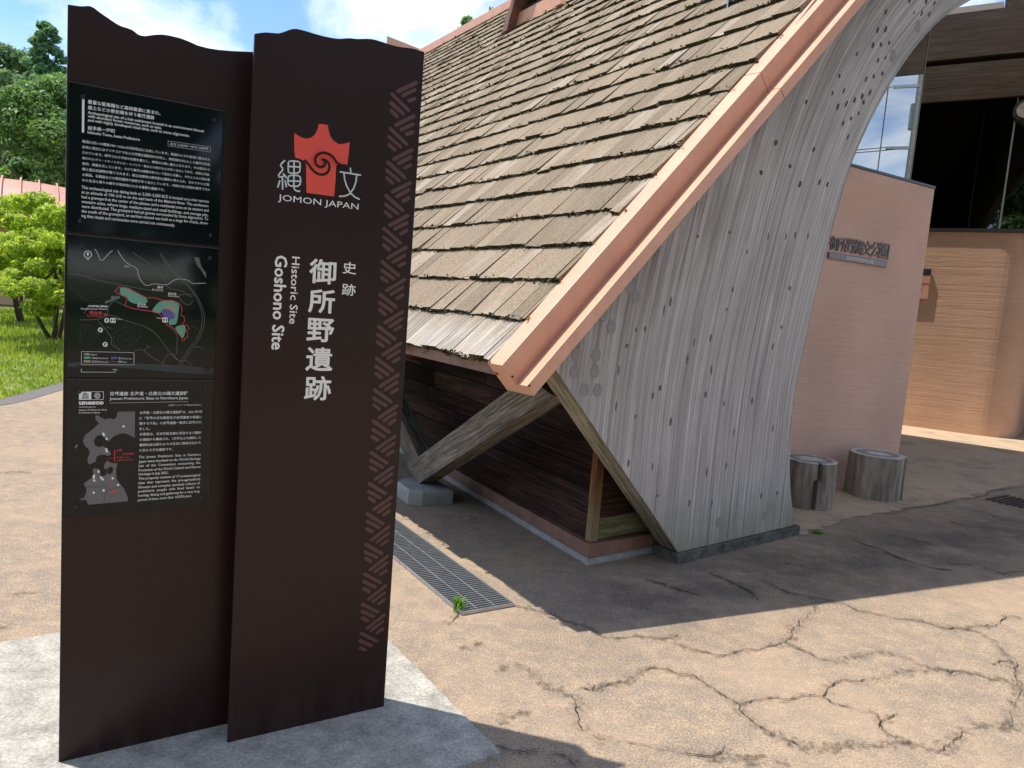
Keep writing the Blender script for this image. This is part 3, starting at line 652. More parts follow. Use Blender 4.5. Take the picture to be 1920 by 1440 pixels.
def gprism(poly, o0, o1): return prism_pts([gpt(u, z, o1) for u, z in poly], [gpt(u, z, o0) for u, z in poly])
V, F = gprism([(a * .9995 + (.004 if i else .012), b_) for i, (a, b_) in enumerate(outl)], -.150, -.022)
ecx = [p for p in outl]
V, F = gprism(ecx, -.150, -.026)
panel = obj('gable_panel', V, F, MAT['side'], museum, uvs=[(v[2] * 1.2, v[0] * .5 + v[1] * .5) for v in V])
def lam_piece(k, wv, mirror=False):
    bm = bmesh.new(); uvl = bm.loops.layers.uv.new('UVMap'); r = random.Random(k * 3 + 1); prj = r.uniform(-.0012, .0012)
    rows = []
    for j in range(len(G)):
        row = []
        for off in (k * wv + .0003, (k + 1) * wv - .0003):
            p = G[j] + Nn[j] * off
            if p[1] < 4.6: p = np.array([min(p[0], edge_s(max(p[1], .069))), p[1]])
            row.append((p, AL[j], off))
        rows.append(row)
    vs = []
    for row in rows:
        vs.append([(bm.verts.new((p[0], p[1], 0)), a, off) for p, a, off in row])
    for j in range(len(vs) - 1):
        a, b_, c, d = vs[j][0], vs[j][1], vs[j + 1][1], vs[j + 1][0]
        if (a[0].co - b_[0].co).length < .002 and (c[0].co - d[0].co).length < .002: continue
        try:
            f = bm.faces.new((a[0], d[0], c[0], b_[0]))
            for l, q in zip(f.loops, (a, d, c, b_)): l[uvl].uv = (q[1], q[2])
        except Exception: pass
    def cut(p, nrm):
        g_ = bm.verts[:] + bm.edges[:] + bm.faces[:]
        if g_: bmesh.ops.bisect_plane(bm, geom=g_, plane_co=(p[0], p[1], 0), plane_no=(nrm[0], nrm[1], 0), clear_outer=True)
    cut((0, .072), (-.17 * 0, -1)); cut((0, 6.85), (0, 1)); cut((7.0, 0), (1, 0))
    cut((0, RZ - .13), (-RS, 1)); d = np.array(TOP_L) - np.array(FOOT_L); cut(FOOT_L, (-d[1] * -1 * -1, d[0]) if False else (-abs(d[1]), -abs(d[0])))
    if not bm.faces: bm.free(); return None
    bmesh.ops.delete(bm, geom=[v for v in bm.verts if not v.link_faces], context='VERTS')
    ext = bmesh.ops.extrude_face_region(bm, geom=bm.faces[:])
    for e in ext['geom']:
        if isinstance(e, bmesh.types.BMVert): e.co.z = 1
    org = worigin(panel)
    if False: pass
    for v in bm.verts:
        off = (-.0255 if v.co.z < .5 else 0.0 + prj)
        q = gpt(v.co.x, v.co.y, off); v.co = Vector(q) - org
    bmesh.ops.recalc_face_normals(bm, faces=bm.faces[:])
    seen = set(); isl = []
    for v in bm.verts:
        if v in seen: continue
        st = [v]; seen.add(v); grp = []
        while st:
            q = st.pop(); grp.append(q)
            for e in q.link_edges:
                w_ = e.other_vert(q)
                if w_ not in seen: seen.add(w_); st.append(w_)
        isl.append(grp)
    out = []; bm.verts.index_update()
    idsets = [set(v.index for v in g_) for g_ in isl]
    for ids in idsets:
        b2_ = bm.copy(); b2_.verts.ensure_lookup_table()
        bmesh.ops.delete(b2_, geom=[v for v in b2_.verts if v.index not in ids], context='VERTS')
        if sum(f.calc_area() for f in b2_.faces) > .004:
            me = bpy.data.meshes.new('lamella'); b2_.to_mesh(me); me.materials.append(MAT['lam']); out.append(me)
        b2_.free()
    bm.free(); return out
LW = .034
for k in range(-7, 90):
    for me in (lam_piece(k, LW) or []): link(bpy.data.objects.new('lamella', me), panel)
# exposed left edge of the panel
p_top, p_bot = np.array(TOP_L), np.array(FOOT_L)
def edge_board(n0, n1, name, mat):
    d = p_bot - p_top; nn = np.array([-abs(d[1]), -abs(d[0])]); nn /= np.linalg.norm(nn)
    a = p_top + (p_top - p_bot) * .03; b_ = p_bot; pts = [a + nn * .004, b_ + nn * .004, b_, a]
    V, F = prism_pts([gpt(u, z, n1) for u, z in pts], [gpt(u, z, n0) for u, z in pts]); L_ = np.linalg.norm(b_ - a)
    uv = [(0, n1), (L_, n1), (L_, n1), (0, n1), (0, n0), (L_, n0), (L_, n0), (0, n0)]
    return obj(name, V, F, mat, panel, uvs=uv)
edge_board(-.150, -.0015, 'edge_board', MAT['side'])
# end grain plugs and knots on the face
def disc(name, px, py, rx, rz, mat, parent, off=.0025, dep=.004, k=14, rot=0.0):
    q = on_plane(px, py, gpt(0, 0, off), GN); s = float((q - A0) @ GD); z = float(q[2]); c, sn = math.cos(rot), math.sin(rot)
    poly = [(s + (x * c - y * sn), z + (x * sn + y * c)) for x, y in circle((0, 0), rx, k, rz)]
    cen = gpt(s, z, off); V, F = gprism(poly, off - dep, off); me = mesh_from(np.array(V) - cen, F, name, mat)
    o = bpy.data.objects.new(name, me); o.location = Vector(cen) - worigin(parent); return link(o, parent)
for px, py, r_ in [(1181, 536, .034), (1193, 557, .034), (1132, 591, .031), (1147, 613, .034), (1080, 664, .032), (1118, 666, .034), (1078, 698, .032), (1116, 696, .034), (1096, 731, .034), (1121, 732, .034), (1348, 979, .030), (1434, 966, .030), (1377, 973, .016), (1722, 49, .040), (1675, 105, .040)]:
    disc('plug', px, py, r_ * .95, r_ * 1.08, MAT['plug'], panel)
KN = [(1380 + x / 3.556, y / 3.556) for x, y in [(1000, 80), (945, 200), (1000, 195), (808, 360), (915, 300), (968, 297), (1022, 285), (948, 402), (998, 385), (868, 528), (920, 508), (978, 490), (690, 505), (720, 605), (645, 620), (842, 642), (895, 617), (792, 668), (738, 692), (680, 712), (852, 680), (768, 790), (820, 755), (716, 822), (748, 912), (470, 680), (268, 952), (520, 997), (362, 1108), (170, 1150), (428, 1228), (558, 1215), (610, 1230), (1188, 85), (1240, 88), (1290, 95), (1270, 5), (1325, 20), (1160, 5)]]
KL = [(1000 + x / 2.057, 380 + y / 2.057) for x, y in [(907, 130), (758, 115), (825, 190), (990, 330), (770, 335), (747, 412), (530, 382), (505, 415), (397, 490), (432, 487), (620, 540), (685, 522), (595, 605), (362, 552), (330, 648), (688, 645), (490, 715), (462, 745), (395, 825), (530, 845), (735, 775), (775, 885), (925, 870), (368, 1005), (460, 1018), (745, 1015), (670, 1040), (480, 1130), (603, 1160), (880, 1130), (690, 1160), (942, 1120), (845, 765), (665, 740), (320, 785), (925, 555), (958, 480), (1060, 130), (1010, 125), (635, 130), (975, 130)]]
rk_ = random.Random(5)
for px, py in KN: disc('knot', px, py, .013 * rk_.uniform(.6, 1.3), .019 * rk_.uniform(.7, 1.4), MAT['knot2'], panel, k=9, rot=-.5)
for px, py in KL: disc('knot', px, py, .007 * rk_.uniform(.6, 1.4), .019 * rk_.uniform(.5, 1.5), MAT['knot'], panel, k=8, rot=rk_.uniform(-.15, .05))
# mirrored far leg of the arch (outside the picture to the right)
mir = [(14.0 - a, b_) for a, b_ in outl[1:-4]]
mo = [(14.0 - a, b_) for a, b_ in outl]; mo = mo[:1] + mo[1:]
V, F = gprism([(13.99, .075)] + [(14.0 - a, b_) for a, b_ in ED] + [(7.0, 6.85), (13.99, 6.85)], -.15, 0)
obj('far_arch_leg', V, F, MAT['side'], museum)
# plinth under the panel
Pq = [ground(1271, 1059), ground(1499, 1003)]; inw = -GN * .20
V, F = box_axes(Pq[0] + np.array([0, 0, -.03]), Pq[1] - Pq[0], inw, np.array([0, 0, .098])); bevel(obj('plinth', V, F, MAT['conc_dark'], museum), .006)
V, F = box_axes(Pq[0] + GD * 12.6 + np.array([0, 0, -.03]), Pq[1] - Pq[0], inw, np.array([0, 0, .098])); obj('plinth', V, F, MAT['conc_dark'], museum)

def beam_uv(name, p0, p1, a, b_, mat, parent, cut0=None):
    """beam with own faces per side; UV runs along the length"""
    p0, p1, a, b_ = map(lambda q: np.array(q, float), (p0, p1, a, b_)); L_ = np.linalg.norm(p1 - p0)
    c0 = [p0, p0 + a, p0 + a + b_, p0 + b_]; c1 = [p1, p1 + a, p1 + a + b_, p1 + b_]; V = []; F = []; UV = []
    la, lb = np.linalg.norm(a), np.linalg.norm(b_); w = [0, la, la + lb, 2 * la + lb, 2 * la + 2 * lb]
    for i in range(4):
        j = (i + 1) % 4; k = len(V); V += [c0[i], c1[i], c1[j], c0[j]]; UV += [(0, w[i]), (L_, w[i]), (L_, w[i + 1]), (0, w[i + 1])]; F.append((k, k + 1, k + 2, k + 3))
    k = len(V); V += c0; UV += [(0, 0), (la, 0), (la, lb), (0, lb)]; F.append((k, k + 1, k + 2, k + 3))
    k = len(V); V += c1; UV += [(0, 0), (la, 0), (la, lb), (0, lb)]; F.append((k + 3, k + 2, k + 1, k))
    vol = np.dot(np.cross(a, b_), p1 - p0)
    if vol > 0: F = [tuple(reversed(f)) for f in F]
    return obj(name, V, F, mat, parent, uvs=UV)

# lower timber walls
bc = ground(1101, 1062)
aL, aR = math.radians(119.3), math.radians(36.6)
dL = np.array([math.cos(aL), math.sin(aL), 0]); oL = np.array([-math.sin(aL), math.cos(aL), 0]); dR = np.array([math.cos(aR), math.sin(aR), 0]); oR = np.array([math.sin(aR), -math.cos(aR), 0])
def corner(ins):   # point inset from both faces
    Mx = np.array([[oL[0], oL[1]], [oR[0], oR[1]]]); q = np.linalg.solve(Mx, [-ins, -ins]); return bc + np.array([q[0], q[1], 0])
def ell(name, ins, z0, z1, mat, thick=.3, LL=13.0, LR=1.3):
    c = corner(ins); V, F = prism_pts([(*(c + dL * LL)[:2], z1), (*c[:2], z1), (*(c + dR * LR)[:2], z1), (*(c + dR * LR - oR * thick)[:2], z1), (*(corner(ins + thick))[:2], z1), (*(c + dL * LL - oL * thick)[:2], z1)],
                                   [(*(c + dL * LL)[:2], z0), (*c[:2], z0), (*(c + dR * LR)[:2], z0), (*(c + dR * LR - oR * thick)[:2], z0), (*(corner(ins + thick))[:2], z0), (*(c + dL * LL - oL * thick)[:2], z0)])
    return obj(name, V, F, mat, museum)
ell('foundation', .012, -.03, .062, MAT['conc'])
bevel(ell('base_flashing', 0.0, .045, .130, MAT['copper_old']), .004)
wall_in = ell('timber_wall', .070, .10, 2.2, MAT['dark_in'], thick=.1)
c_w = corner(.040); r = random.Random(11); tones = []
for j in range(13):
    z0 = .143 + j * .1445; tL = .055
    while tL < 12.9:
        ln = r.uniform(1.1, 2.8); t2 = min(tL + ln, 12.95); pj = r.uniform(-.003, .003)
        p0 = c_w + dL * (tL + .0015) + oL * pj + np.array([0, 0, z0]); p1 = c_w + dL * t2 + oL * pj + np.array([0, 0, z0])
        gmat = MAT['plank']
        beam_uv('plank', p0, p1, -oL * .026, np.array([0, 0, .1400]), gmat, wall_in); tL = t2
for j in range(14):
    z0 = .140 + j * .131
    p0 = c_w + dR * .060 + oR * r.uniform(-.002, .002) + np.array([0, 0, z0]); p1 = p0 + dR * 1.2
    beam_uv('plank', p0, p1, -oR * .026, np.array([0, 0, .1285]), MAT['plankg'] if j == 0 else MAT['plank'], wall_in)
cp = corner(.028)
beam_uv('corner_post', cp + np.array([0, 0, .134]), cp + np.array([0, 0, 1.9]), dL * .052 - oR * 0, dR * .060, MAT['post'], wall_in)

# raking struts on stone footings
C0 = gpt(-1.11, 0, 0); qa = math.radians(118.5); qd = np.array([math.cos(qa), math.sin(qa), 0]); qn = np.array([qd[1], -qd[0], 0])
PQ0 = C0 + qn * .08
def onq(px, py, off=0.0): return on_plane(px, py, PQ0 + qn * off, qn)
def strut(lo_t, lo_b, hi_t, hi_b, th, name='strut'):
    V = [lo_b, hi_b, hi_t, lo_t]; V = V + [v + qn * th for v in V]; W = []; F = []; UV = []
    Ls = np.linalg.norm(hi_b - lo_b); hh = np.linalg.norm(lo_t - lo_b)
    quads = [((0, 1, 2, 3), [(0, 0), (Ls, 0), (Ls, hh), (0, hh)]), ((0, 4, 5, 1), [(0, 0), (0, -th), (Ls, -th), (Ls, 0)]), ((3, 2, 6, 7), [(0, hh), (Ls, hh), (Ls, hh + th), (0, hh + th)]),
             ((4, 7, 6, 5), [(0, 0), (0, hh), (Ls, hh), (Ls, 0)]), ((0, 3, 7, 4), [(0, 0), (.05, 0), (.05, th), (0, th)]), ((1, 5, 6, 2), [(0, 0), (.05, 0), (.05, th), (0, th)])]
    for q_, u in quads:
        k = len(W); W += [V[i] for i in q_]; UV += u; F.append((k, k + 1, k + 2, k + 3))
    o = obj(name, W, F, MAT['strut'], museum, uvs=UV)
    bm = bmesh.new(); bm.from_mesh(o.data); bmesh.ops.recalc_face_normals(bm, faces=bm.faces[:]); bm.to_mesh(o.data); bm.free(); return o
lt, lb_ = onq(763, 872), onq(785, 906)
ht, hb_ = onq(975, 714), onq(1036, 742)
hb2 = hb_ + (hb_ - lb_) * .0; ht2 = lt + (hb_ - lb_)
dirS = (hb_ - lb_) / np.linalg.norm(hb_ - lb_); ht = lt + dirS * (np.linalg.norm(hb_ - lb_) - .02)
strut(lt, lb_, ht, hb_, .13)
# the answering strut, rising away from the same footing, in two boards
mid = lb_ * [1, 1, 0]
def mirq(p): d = (p - mid) @ qd; return p - qd * 2 * d
for o_, th in ((.005, .055), (.072, .055)):
    strut(*(mirq(v) + qd * .10 + qn * o_ for v in (lt, lb_, ht, hb_)), th)
def footing(c):
    pts = [(-.20, -.10), (-.10, -.19), (.16, -.19), (.22, -.10), (.22, .14), (-.20, .14)]
    # local axes: x along -qd, y along qn
    P = [c - qd * a + qn * b_ for a, b_ in pts]
    top = [c - qd * a * .93 + qn * (b_ * .93) for a, b_ in pts]
    V = [(*p[:2], -.03) for p in P] + [(*p[:2], .085) for p in P] + [(*p[:2], .105) for p in top]; k = len(P)
    F = [tuple(range(k))[::-1]] + [(i, (i + 1) % k, k + (i + 1) % k, k + i) for i in range(k)] + [(k + i, k + (i + 1) % k, 2 * k + (i + 1) % k, 2 * k + i) for i in range(k)] + [tuple(range(2 * k, 3 * k))]
    bevel(obj('footing', V, F, MAT['conc'], museum), .006)
footing(lb_ * [1, 1, 0] + qn * .05)
step = qd * 3.9
for m_ in (1, 2):
    strut(lt + step * m_, lb_ + step * m_, ht + step * m_, hb_ + step * m_, .13)
    strut(*(mirq(v) + step * m_ + qn * .005 for v in (lt, lb_, ht, hb_)), .12); footing(lb_ * [1, 1, 0] + qn * .05 + step * m_)

# back wall of the porch, window band and beams
foot = [(-6.0, 0.0), (1.02, 0.0)] + [(1.02 + .55 * math.sin(a), -.55 * (1 - math.cos(a))) for a in [math.radians(v) for v in range(8, 86, 7)]] + [(1.02 + .55 + .25, -3.0)]
fr = [PB.p(u, 0, o_) for u, o_ in foot]; bkp = [p + PB.n * -.25 + (np.array([-.2, 0, 0]) if i > 4 else 0) for i, p in enumerate(fr)]
poly = [(p[0], p[1]) for p in fr] + [(p[0], p[1]) for p in reversed(bkp)]
back_wall = obj('back_wall', *prism_pts([(x, y, 3.12) for x, y in poly], [(x, y, -.02) for x, y in poly]), MAT['bwall'], museum)
for p in back_wall.data.polygons: p.use_smooth = False
win = obj('window_band', *prism(PB, [(-6, 3.125), (4, 3.125), (4, 3.175), (-6, 3.175)], -.08, .03), MAT['frame'], museum)
uj, _ = PB.uz(1873, 432); ul = PB.uz(1747, 432)[0]
xs = [-6.0, -2.6, uj, 4.0]
for i in range(3):
    obj('pane', *prism(PB, [(xs[i] + .012, 3.176), (xs[i + 1] - .012, 3.176), (xs[i + 1] - .012, 5.11), (xs[i] + .012, 5.11)], -.02, -.005), MAT['glassd'], win)
    if i: obj('joint', *prism(PB, [(xs[i] - .011, 3.176), (xs[i] + .011, 3.176), (xs[i] + .011, 5.11), (xs[i] - .011, 5.11)], -.03, .012), MAT['sealer'], win)
for z0, z1, o0 in ((5.12, 5.66, .05), (5.76, 6.43, .02)):
    b0 = PB.p(-6, z0, o0); beam_uv('fascia_beam', b0, PB.p(4.3, z0, o0), -PB.n * .25, np.array([0, 0, z1 - z0]), MAT['beam'], museum)
obj('beam_gap', *prism(PB, [(-6, 5.66), (4.3, 5.66), (4.3, 5.76), (-6, 5.76)], -.25, -.12), MAT['frame'], museum)
obj('pale_beam', *prism(PB, [(-6, 6.432), (.60, 6.432), (.60, 6.535), (-6, 6.535)], -.22, -.02), MAT['beamp'], museum)
obj('roof_post', *prism(PB, [(.62, 6.432), (.98, 6.432), (.98, 6.85), (.62, 6.85)], -.30, 0.0), MAT['beam'], museum)
# dark rooms behind the window band and under the left roof
for nm, pts, z0, z1 in (('inner_wall', [PB.p(-6, 0, -1.8), PB.p(4.5, 0, -1.8), PB.p(4.5, 0, -1.9), PB.p(-6, 0, -1.9)], 0, 6.0), ('inner_floor_slab', [PB.p(-6, 0, -.26), PB.p(1.2, 0, -.26), PB.p(1.2, 0, -1.8), PB.p(-6, 0, -1.8)], 3.0, 3.1),
                        ('inner_ceiling', [PB.p(-6, 0, -.26), PB.p(4.3, 0, -.26), PB.p(4.3, 0, -1.8), PB.p(-6, 0, -1.8)], 5.3, 5.4)):
    slab(nm, pts, z0, z1, MAT['dark_in'], museum)
q0, q1 = roofp(-.9, 5.5) * [1, 1, 0], roofp(4.2, 5.5) * [1, 1, 0]
V, F = prism_pts([(*q0[:2], 0), (*q1[:2], 0), (*q1[:2], 6.8), (*q0[:2], 1.6)], [(*(q0 + EV * .1)[:2], 0), (*(q1 + EV * .1)[:2], 0), (*(q1 + EV * .1)[:2], 6.8), (*(q0 + EV * .1)[:2], 1.6)])
obj('cross_wall', V, F, MAT['dark_in'], museum)

# free standing render wall with the museum's name, glass screen on top
w0 = ground(1557, 914); PW = Plane(w0, 32.5)
wall = thing('entrance_wall', 'pink brushed render wall bearing raised dark characters, behind the two log stools', 'wall', PW.p(0, 0, 0))
bevel(obj('wall_body', *prism(PW, [(-1.7, -.02), (1.068, -.02), (1.068, 2.915), (-1.7, 2.915)], -.2, 0), MAT['wall'], wall), .004)
obj('coping', *prism(PW, [(-1.7, 2.918), (1.074, 2.918), (1.074, 2.940), (-1.7, 2.940)], -.206, .006), MAT['frame'], wall)
scr = thing('glass_screen', 'tall frameless glass screen standing on the pink wall and mirroring the sky', 'glass screen', PW.p(0, 2.95, -.1))
xs = [-1.9, PW.uz(1722, 120)[0], PW.uz(1723, 343)[0]]
xs = [-1.9, .26, .80]
for i in range(2):
    obj('pane', *prism(PW, [(xs[i] + .006, 2.945), (xs[i + 1] - .006, 2.945), (xs[i + 1] - .006, 6.5), (xs[i] + .006, 6.5)], -.115, -.10), MAT['glass'], scr)
    obj('joint', *prism(PW, [(xs[i + 1] - .005, 2.945), (xs[i + 1] + .005, 2.945), (xs[i + 1] + .005, 6.5), (xs[i + 1] - .005, 6.5)], -.118, -.097), MAT['sealer'], scr)

# ------------------------------------------------------------------ text
TC = {}
def text_geo(s, off=0.0, res=2):
    k = (s, off)
    if k in TC: return TC[k]
    c = bpy.data.curves.new('t', 'FONT'); c.body = s; c.resolution_u = res; c.offset = off
    o = bpy.data.objects.new('t', c); COL.objects.link(o); dg = bpy.context.evaluated_depsgraph_get(); dg.update()
    me = bpy.data.meshes.new_from_object(o.evaluated_get(dg)); V = np.array([v.co[:2] for v in me.vertices]); F = [tuple(p.vertices) for p in me.polygons]
    bpy.data.objects.remove(o); bpy.data.curves.remove(c); bpy.data.meshes.remove(me); TC[k] = (V, F); return TC[k]
def put_uv(pl, parent, V, F, x0, x1, y0, y1, fn, mat, off, name, depth=0.0, twist=False):
    """fn maps unit square to (u, z) of the plane"""
    P = []
    for x, y in V:
        u, z = fn((x - x0) / (x1 - x0), (y - y0) / (y1 - y0)); P.append((u, z))
    if depth:
        return obj(name, *ext2(pl, P, F, off, off + depth), mat, parent)
    W = [pl.p(u, z, off) for u, z in P]
    return obj(name, W, F, mat, parent)
def ext2(pl, P, F, o0, o1):
    V = [pl.p(u, z, o1) for u, z in P] + [pl.p(u, z, o0) for u, z in P]; n = len(P); cnt = {}
    for f in F:
        for a, b_ in zip(f, f[1:] + f[:1]): cnt[(a, b_)] = 1
    FF = list(F) + [(a, n + a, n + b_, b_) for (a, b_) in cnt if (b_, a) not in cnt]
    return V, FF
def text_line(pl, parent, s, pl0, pr0, mat, off, hpx=None, bold=0.0, name='lettering', depth=0.0, ptoff=0.0):
    """baseline runs from photo point pl0 to pr0 on the plane; hpx = height of the tallest glyph in photo px at pl0"""
    V, F = text_geo(s, bold)
    x0, x1 = V[:, 0].min(), V[:, 0].max(); y0, y1 = V[:, 1].min(), V[:, 1].max()
    uL, zL = pl.uz(*pl0, ptoff); uR, zR = pl.uz(*pr0, ptoff); sc = (uR - uL) / (x1 - x0)
    if hpx: h = pl.uz(pl0[0], pl0[1] - hpx, ptoff)[1] - zL; sy = h / (y1 - max(y0, -.02) if y0 > -.1 else y1)
    else: sy = sc
    W = [pl.p(uL + (x - x0) * sc, zL + (zR - zL) * (x - x0) / (x1 - x0) + y * sy, off) for x, y in V]
    if depth:
        P = [(uL + (x - x0) * sc, zL + (zR - zL) * (x - x0) / (x1 - x0) + y * sy) for x, y in V]; return obj(name, *ext2(pl, P, F, off, off + depth), mat, parent)
    return obj(name, W, F, mat, parent)
def box_text(pl, parent, s, tl, br, mat, off, bold=0.0, rot=False, name='lettering', depth=0.0, cache=False, fat=0.0):
    """fit the glyphs' bounding box in the plane rectangle given by photo points top-left and bottom-right"""
    V, F = text_geo(s, bold, 3); x0, x1 = V[:, 0].min(), V[:, 0].max(); y0, y1 = V[:, 1].min(), V[:, 1].max()
    u0, z1 = pl.uz(*tl); u1, z0 = pl.uz(*br)
    if fat:   # heavier weight: the outline stamped nine times around itself on closely stacked films of paint
        VV = []; FF = []; n = len(V); lay = []
        for i, (a, b_) in enumerate([(0, 0)] + [(math.cos(k * math.pi / 4), math.sin(k * math.pi / 4)) for k in range(8)]):
            VV += [(x + a * fat, y + b_ * fat) for x, y in V]; FF += [tuple(q + i * n for q in f) for f in F]; lay += [i * .00004] * n
        V = np.array(VV); F = FF; x0 -= fat; x1 += fat; y0 -= fat; y1 += fat
    if not rot: P = [(u0 + (x - x0) / (x1 - x0) * (u1 - u0), z0 + (y - y0) / (y1 - y0) * (z1 - z0)) for x, y in V]
    else: P = [(u0 + (y - y0) / (y1 - y0) * (u1 - u0), z1 - (x - x0) / (x1 - x0) * (z1 - z0)) for x, y in V]
    if depth:
        V_, F_ = ext2(pl, P, F, off, off + depth)
        if fat: V_ = [v + pl.n * lay[i % len(P)] * 4 for i, v in enumerate(V_)]
        return obj(name, V_, F_, mat, parent)
    return obj(name, [pl.p(u, z, off + (lay[i] if fat else 0)) for i, (u, z) in enumerate(P)], F, mat, parent)
def line_px(pl, parent, pts, w, mat, off, name='map_line', cap=True, smooth=0):
    P = [pl.uz(*p) for p in pts]
    if smooth: P = catmull(P, smooth)
    V, F = ribbon2d(P, w, cap); return [pl.p(u, z, off) for u, z in V], F
def poly_px(pl, parent, pts, mat, off, name, smooth=0):
    P = [pl.uz(*p) for p in pts]
    if smooth:
        Q = [np.array(p) for p in P]; n = len(Q); P = []
        for i in range(n):
            p0, p1, p2, p3 = Q[i - 1], Q[i], Q[(i + 1) % n], Q[(i + 2) % n]
            for k in range(smooth):
                t = k / smooth; P.append(.5 * ((2 * p1) + (-p0 + p2) * t + (2 * p0 - 5 * p1 + 4 * p2 - p3) * t * t + (-p0 + 3 * p1 - 3 * p2 + p3) * t ** 3))
    V = [pl.p(u, z, off) for u, z in P]; return V, [tuple(range(len(V)))[::-1]]

# ------------------------------------------------------------------ information sign
sL = ground(110, 1430, .013); sR = ground(427, 1393, .013)
PL = Plane(sL, 33.0); PR = Plane(sR, 32.0)
sign = thing('information_sign', 'tall dark brown double-slab information sign with wavy top, white characters and a red emblem', 'sign', sL)
def top_profile(pl, pts): return [pl.uz(*p) for p in pts]
c7 = lambda x, y: (x / 6.4, y / 6.4)
tL_ = [c7(*p) for p in [(812, 50), (880, 60), (960, 72), (1020, 70), (1060, 67), (1090, 73), (1130, 92), (1190, 140), (1250, 182), (1300, 215), (1350, 250), (1400, 283), (1440, 305), (1480, 320), (1520, 331), (1560, 345), (1590, 358), (1620, 380), (1650, 405), (1680, 420), (1740, 430), (1800, 422)]] + [(292, 64.5), (305, 64.2), (317, 66), (338, 71), (355, 77.5), (370, 84.5), (391, 90), (410, 93), (433, 95), (455, 96), (476, 97)]
TP = top_profile(PL, tL_); uEndL = PL.uz(425, 1357)[0] + .06
prof = [(0.0, .012)] + [(max(0, u), z) for u, z in TP[:]]
prof[1] = (0.0, prof[1][1]); prof += [(uEndL, TP[-1][1] - .004), (uEndL, .012)]
sl = bevel(obj('slab', *prism(PL, prof, -.014, 0.0), MAT['slab'], sign), .002, 2)
obj('core', *prism(PL, [(.05, .012), (uEndL, .012), (uEndL, 2.1), (.05, 2.1)], -.075, -.0145), MAT['slab'], sign)
c6 = lambda x, y: (460 + x / 5.333, 40 + y / 5.333)
TP = top_profile(PR, [c6(*p) for p in [(90, 120), (150, 113), (200, 108), (260, 112), (330, 118), (365, 110), (400, 98), (440, 82), (480, 73), (510, 72), (540, 78), (590, 90), (640, 105), (690, 121), (740, 135), (800, 150), (860, 162), (910, 170), (950, 172), (1000, 168), (1040, 166), (1120, 174), (1170, 173), (1220, 172), (1270, 176), (1310, 185), (1370, 203), (1420, 220), (1470, 235), (1520, 248), (1580, 258), (1640, 264), (1690, 273), (1730, 285), (1790, 303)]])
uR_ = (PR.uz(795, 97)[0] + PR.uz(721, 1325)[0]) / 2
prof = [(0.0, .012), (0.0, TP[0][1])] + TP[1:-1] + [(uR_, TP[-1][1]), (uR_, .012)]
d_off = float((PL.p0 - PR.p0) @ PR.n)
sr = bevel(obj('slab', *prism(PR, prof, -.014, 0.0), MAT['slab'], sign), .002, 2)
obj('core', *prism(PR, [(.10, .012), (uR_ - .04, .012), (uR_ - .04, 2.15), (.10, 2.15)], -.12, -.0145), MAT['slab'], sign)
def solid(pl, parent, corners, o0, o1, mat, name): return obj(name, *prism(pl, [pl.uz(*c) for c in corners], o0, o1), mat, parent)
def rect_px(pl, corners):
    P = [pl.uz(*c) for c in corners]; u0 = (P[0][0] + P[3][0]) / 2; u1 = (P[1][0] + P[2][0]) / 2; z1 = (P[0][1] + P[1][1]) / 2; z0 = (P[2][1] + P[3][1]) / 2; return u0, u1, z0, z1
R1 = rect_px(PL, [(127.8, 154.4), (417.8, 208.9), (410, 457), (123, 437)]); R2 = rect_px(PL, [(123, 441), (409, 465), (401, 708), (120.4, 709.5)]); R3 = rect_px(PL, [(121, 713.5), (400, 712), (392.6, 946.5), (117.5, 969)])
u0 = .006; u1 = (R1[1] + R2[1] + R3[1]) / 3
PF = .006
def info_panel(R, px_b):
    u0_, _, z0, z1 = R
    o = bevel(obj('info_panel', *prism(PL, [(u0, z0), (u1, z0), (u1, z1), (u0, z1)], .0005, PF), MAT['panel'], sign), .0008, 1)
    obj('edge_strip', *prism(PL, [(u0, z1), (u1, z1), (u1, z1 + .0022), (u0, z1 + .0022)], .0005, PF), MAT['panel_edge'], o)
    for uu, zz in ((u0 + .033, z1 - .034), (u1 - .024, z1 - .030), (u0 + .030, z0 + .030), (u1 - .024, z0 + .030)):
        P = circle((uu, zz), .0062, 12); Q = circle((uu, zz), .0042, 12); k = 12
        V = [PL.p(a, b_, PF) for a, b_ in P] + [PL.p(a, b_, PF + .003) for a, b_ in P] + [PL.p(a, b_, PF + .0048) for a, b_ in Q]
        F = [(i, (i + 1) % k, k + (i + 1) % k, k + i) for i in range(k)] + [(k + i, k + (i + 1) % k, 2 * k + (i + 1) % k, 2 * k + i) for i in range(k)] + [tuple(range(2 * k, 3 * k))]
        obj('bolt', V, F, MAT['bolt'], o, smooth=False)
    return o
ip1, ip2, ip3 = info_panel(R1, 0), info_panel(R2, 0), info_panel(R3, 0)
PT = PF + .0007
q1 = lambda x, y: (100 + x / 4.5, 140 + y / 4.5)
def T1(s, a, b_, h=None, bold=.0, mat='white'): text_line(PL, ip1, s, q1(*a), q1(*b_), MAT[mat], PT, (h / 4.5) if h else None, bold)
T1('豊富な堅果類など森林資源に恵まれ、', (290, 244), (903, 343), None, .012); T1('盛土などの祭祀場を伴う集落遺跡', (290, 291), (850, 380), None, .012)
T1('Archaeological site of a hub settlement located in an environment blessed', (290, 332), (1265, 490), 24, .012)
T1('with abundant forest resources, such as nuts,', (290, 362), (910, 463), 24, .012); T1('and with highly developed ritual sites, such as stone alignments.', (290, 396), (1145, 529), 24, .012)
T1('岩手県一戸町', (288, 464), (520, 493), None, .014); T1('Ichinohe Town, Iwate Prefecture', (288, 499), (727, 561), 24, .012)
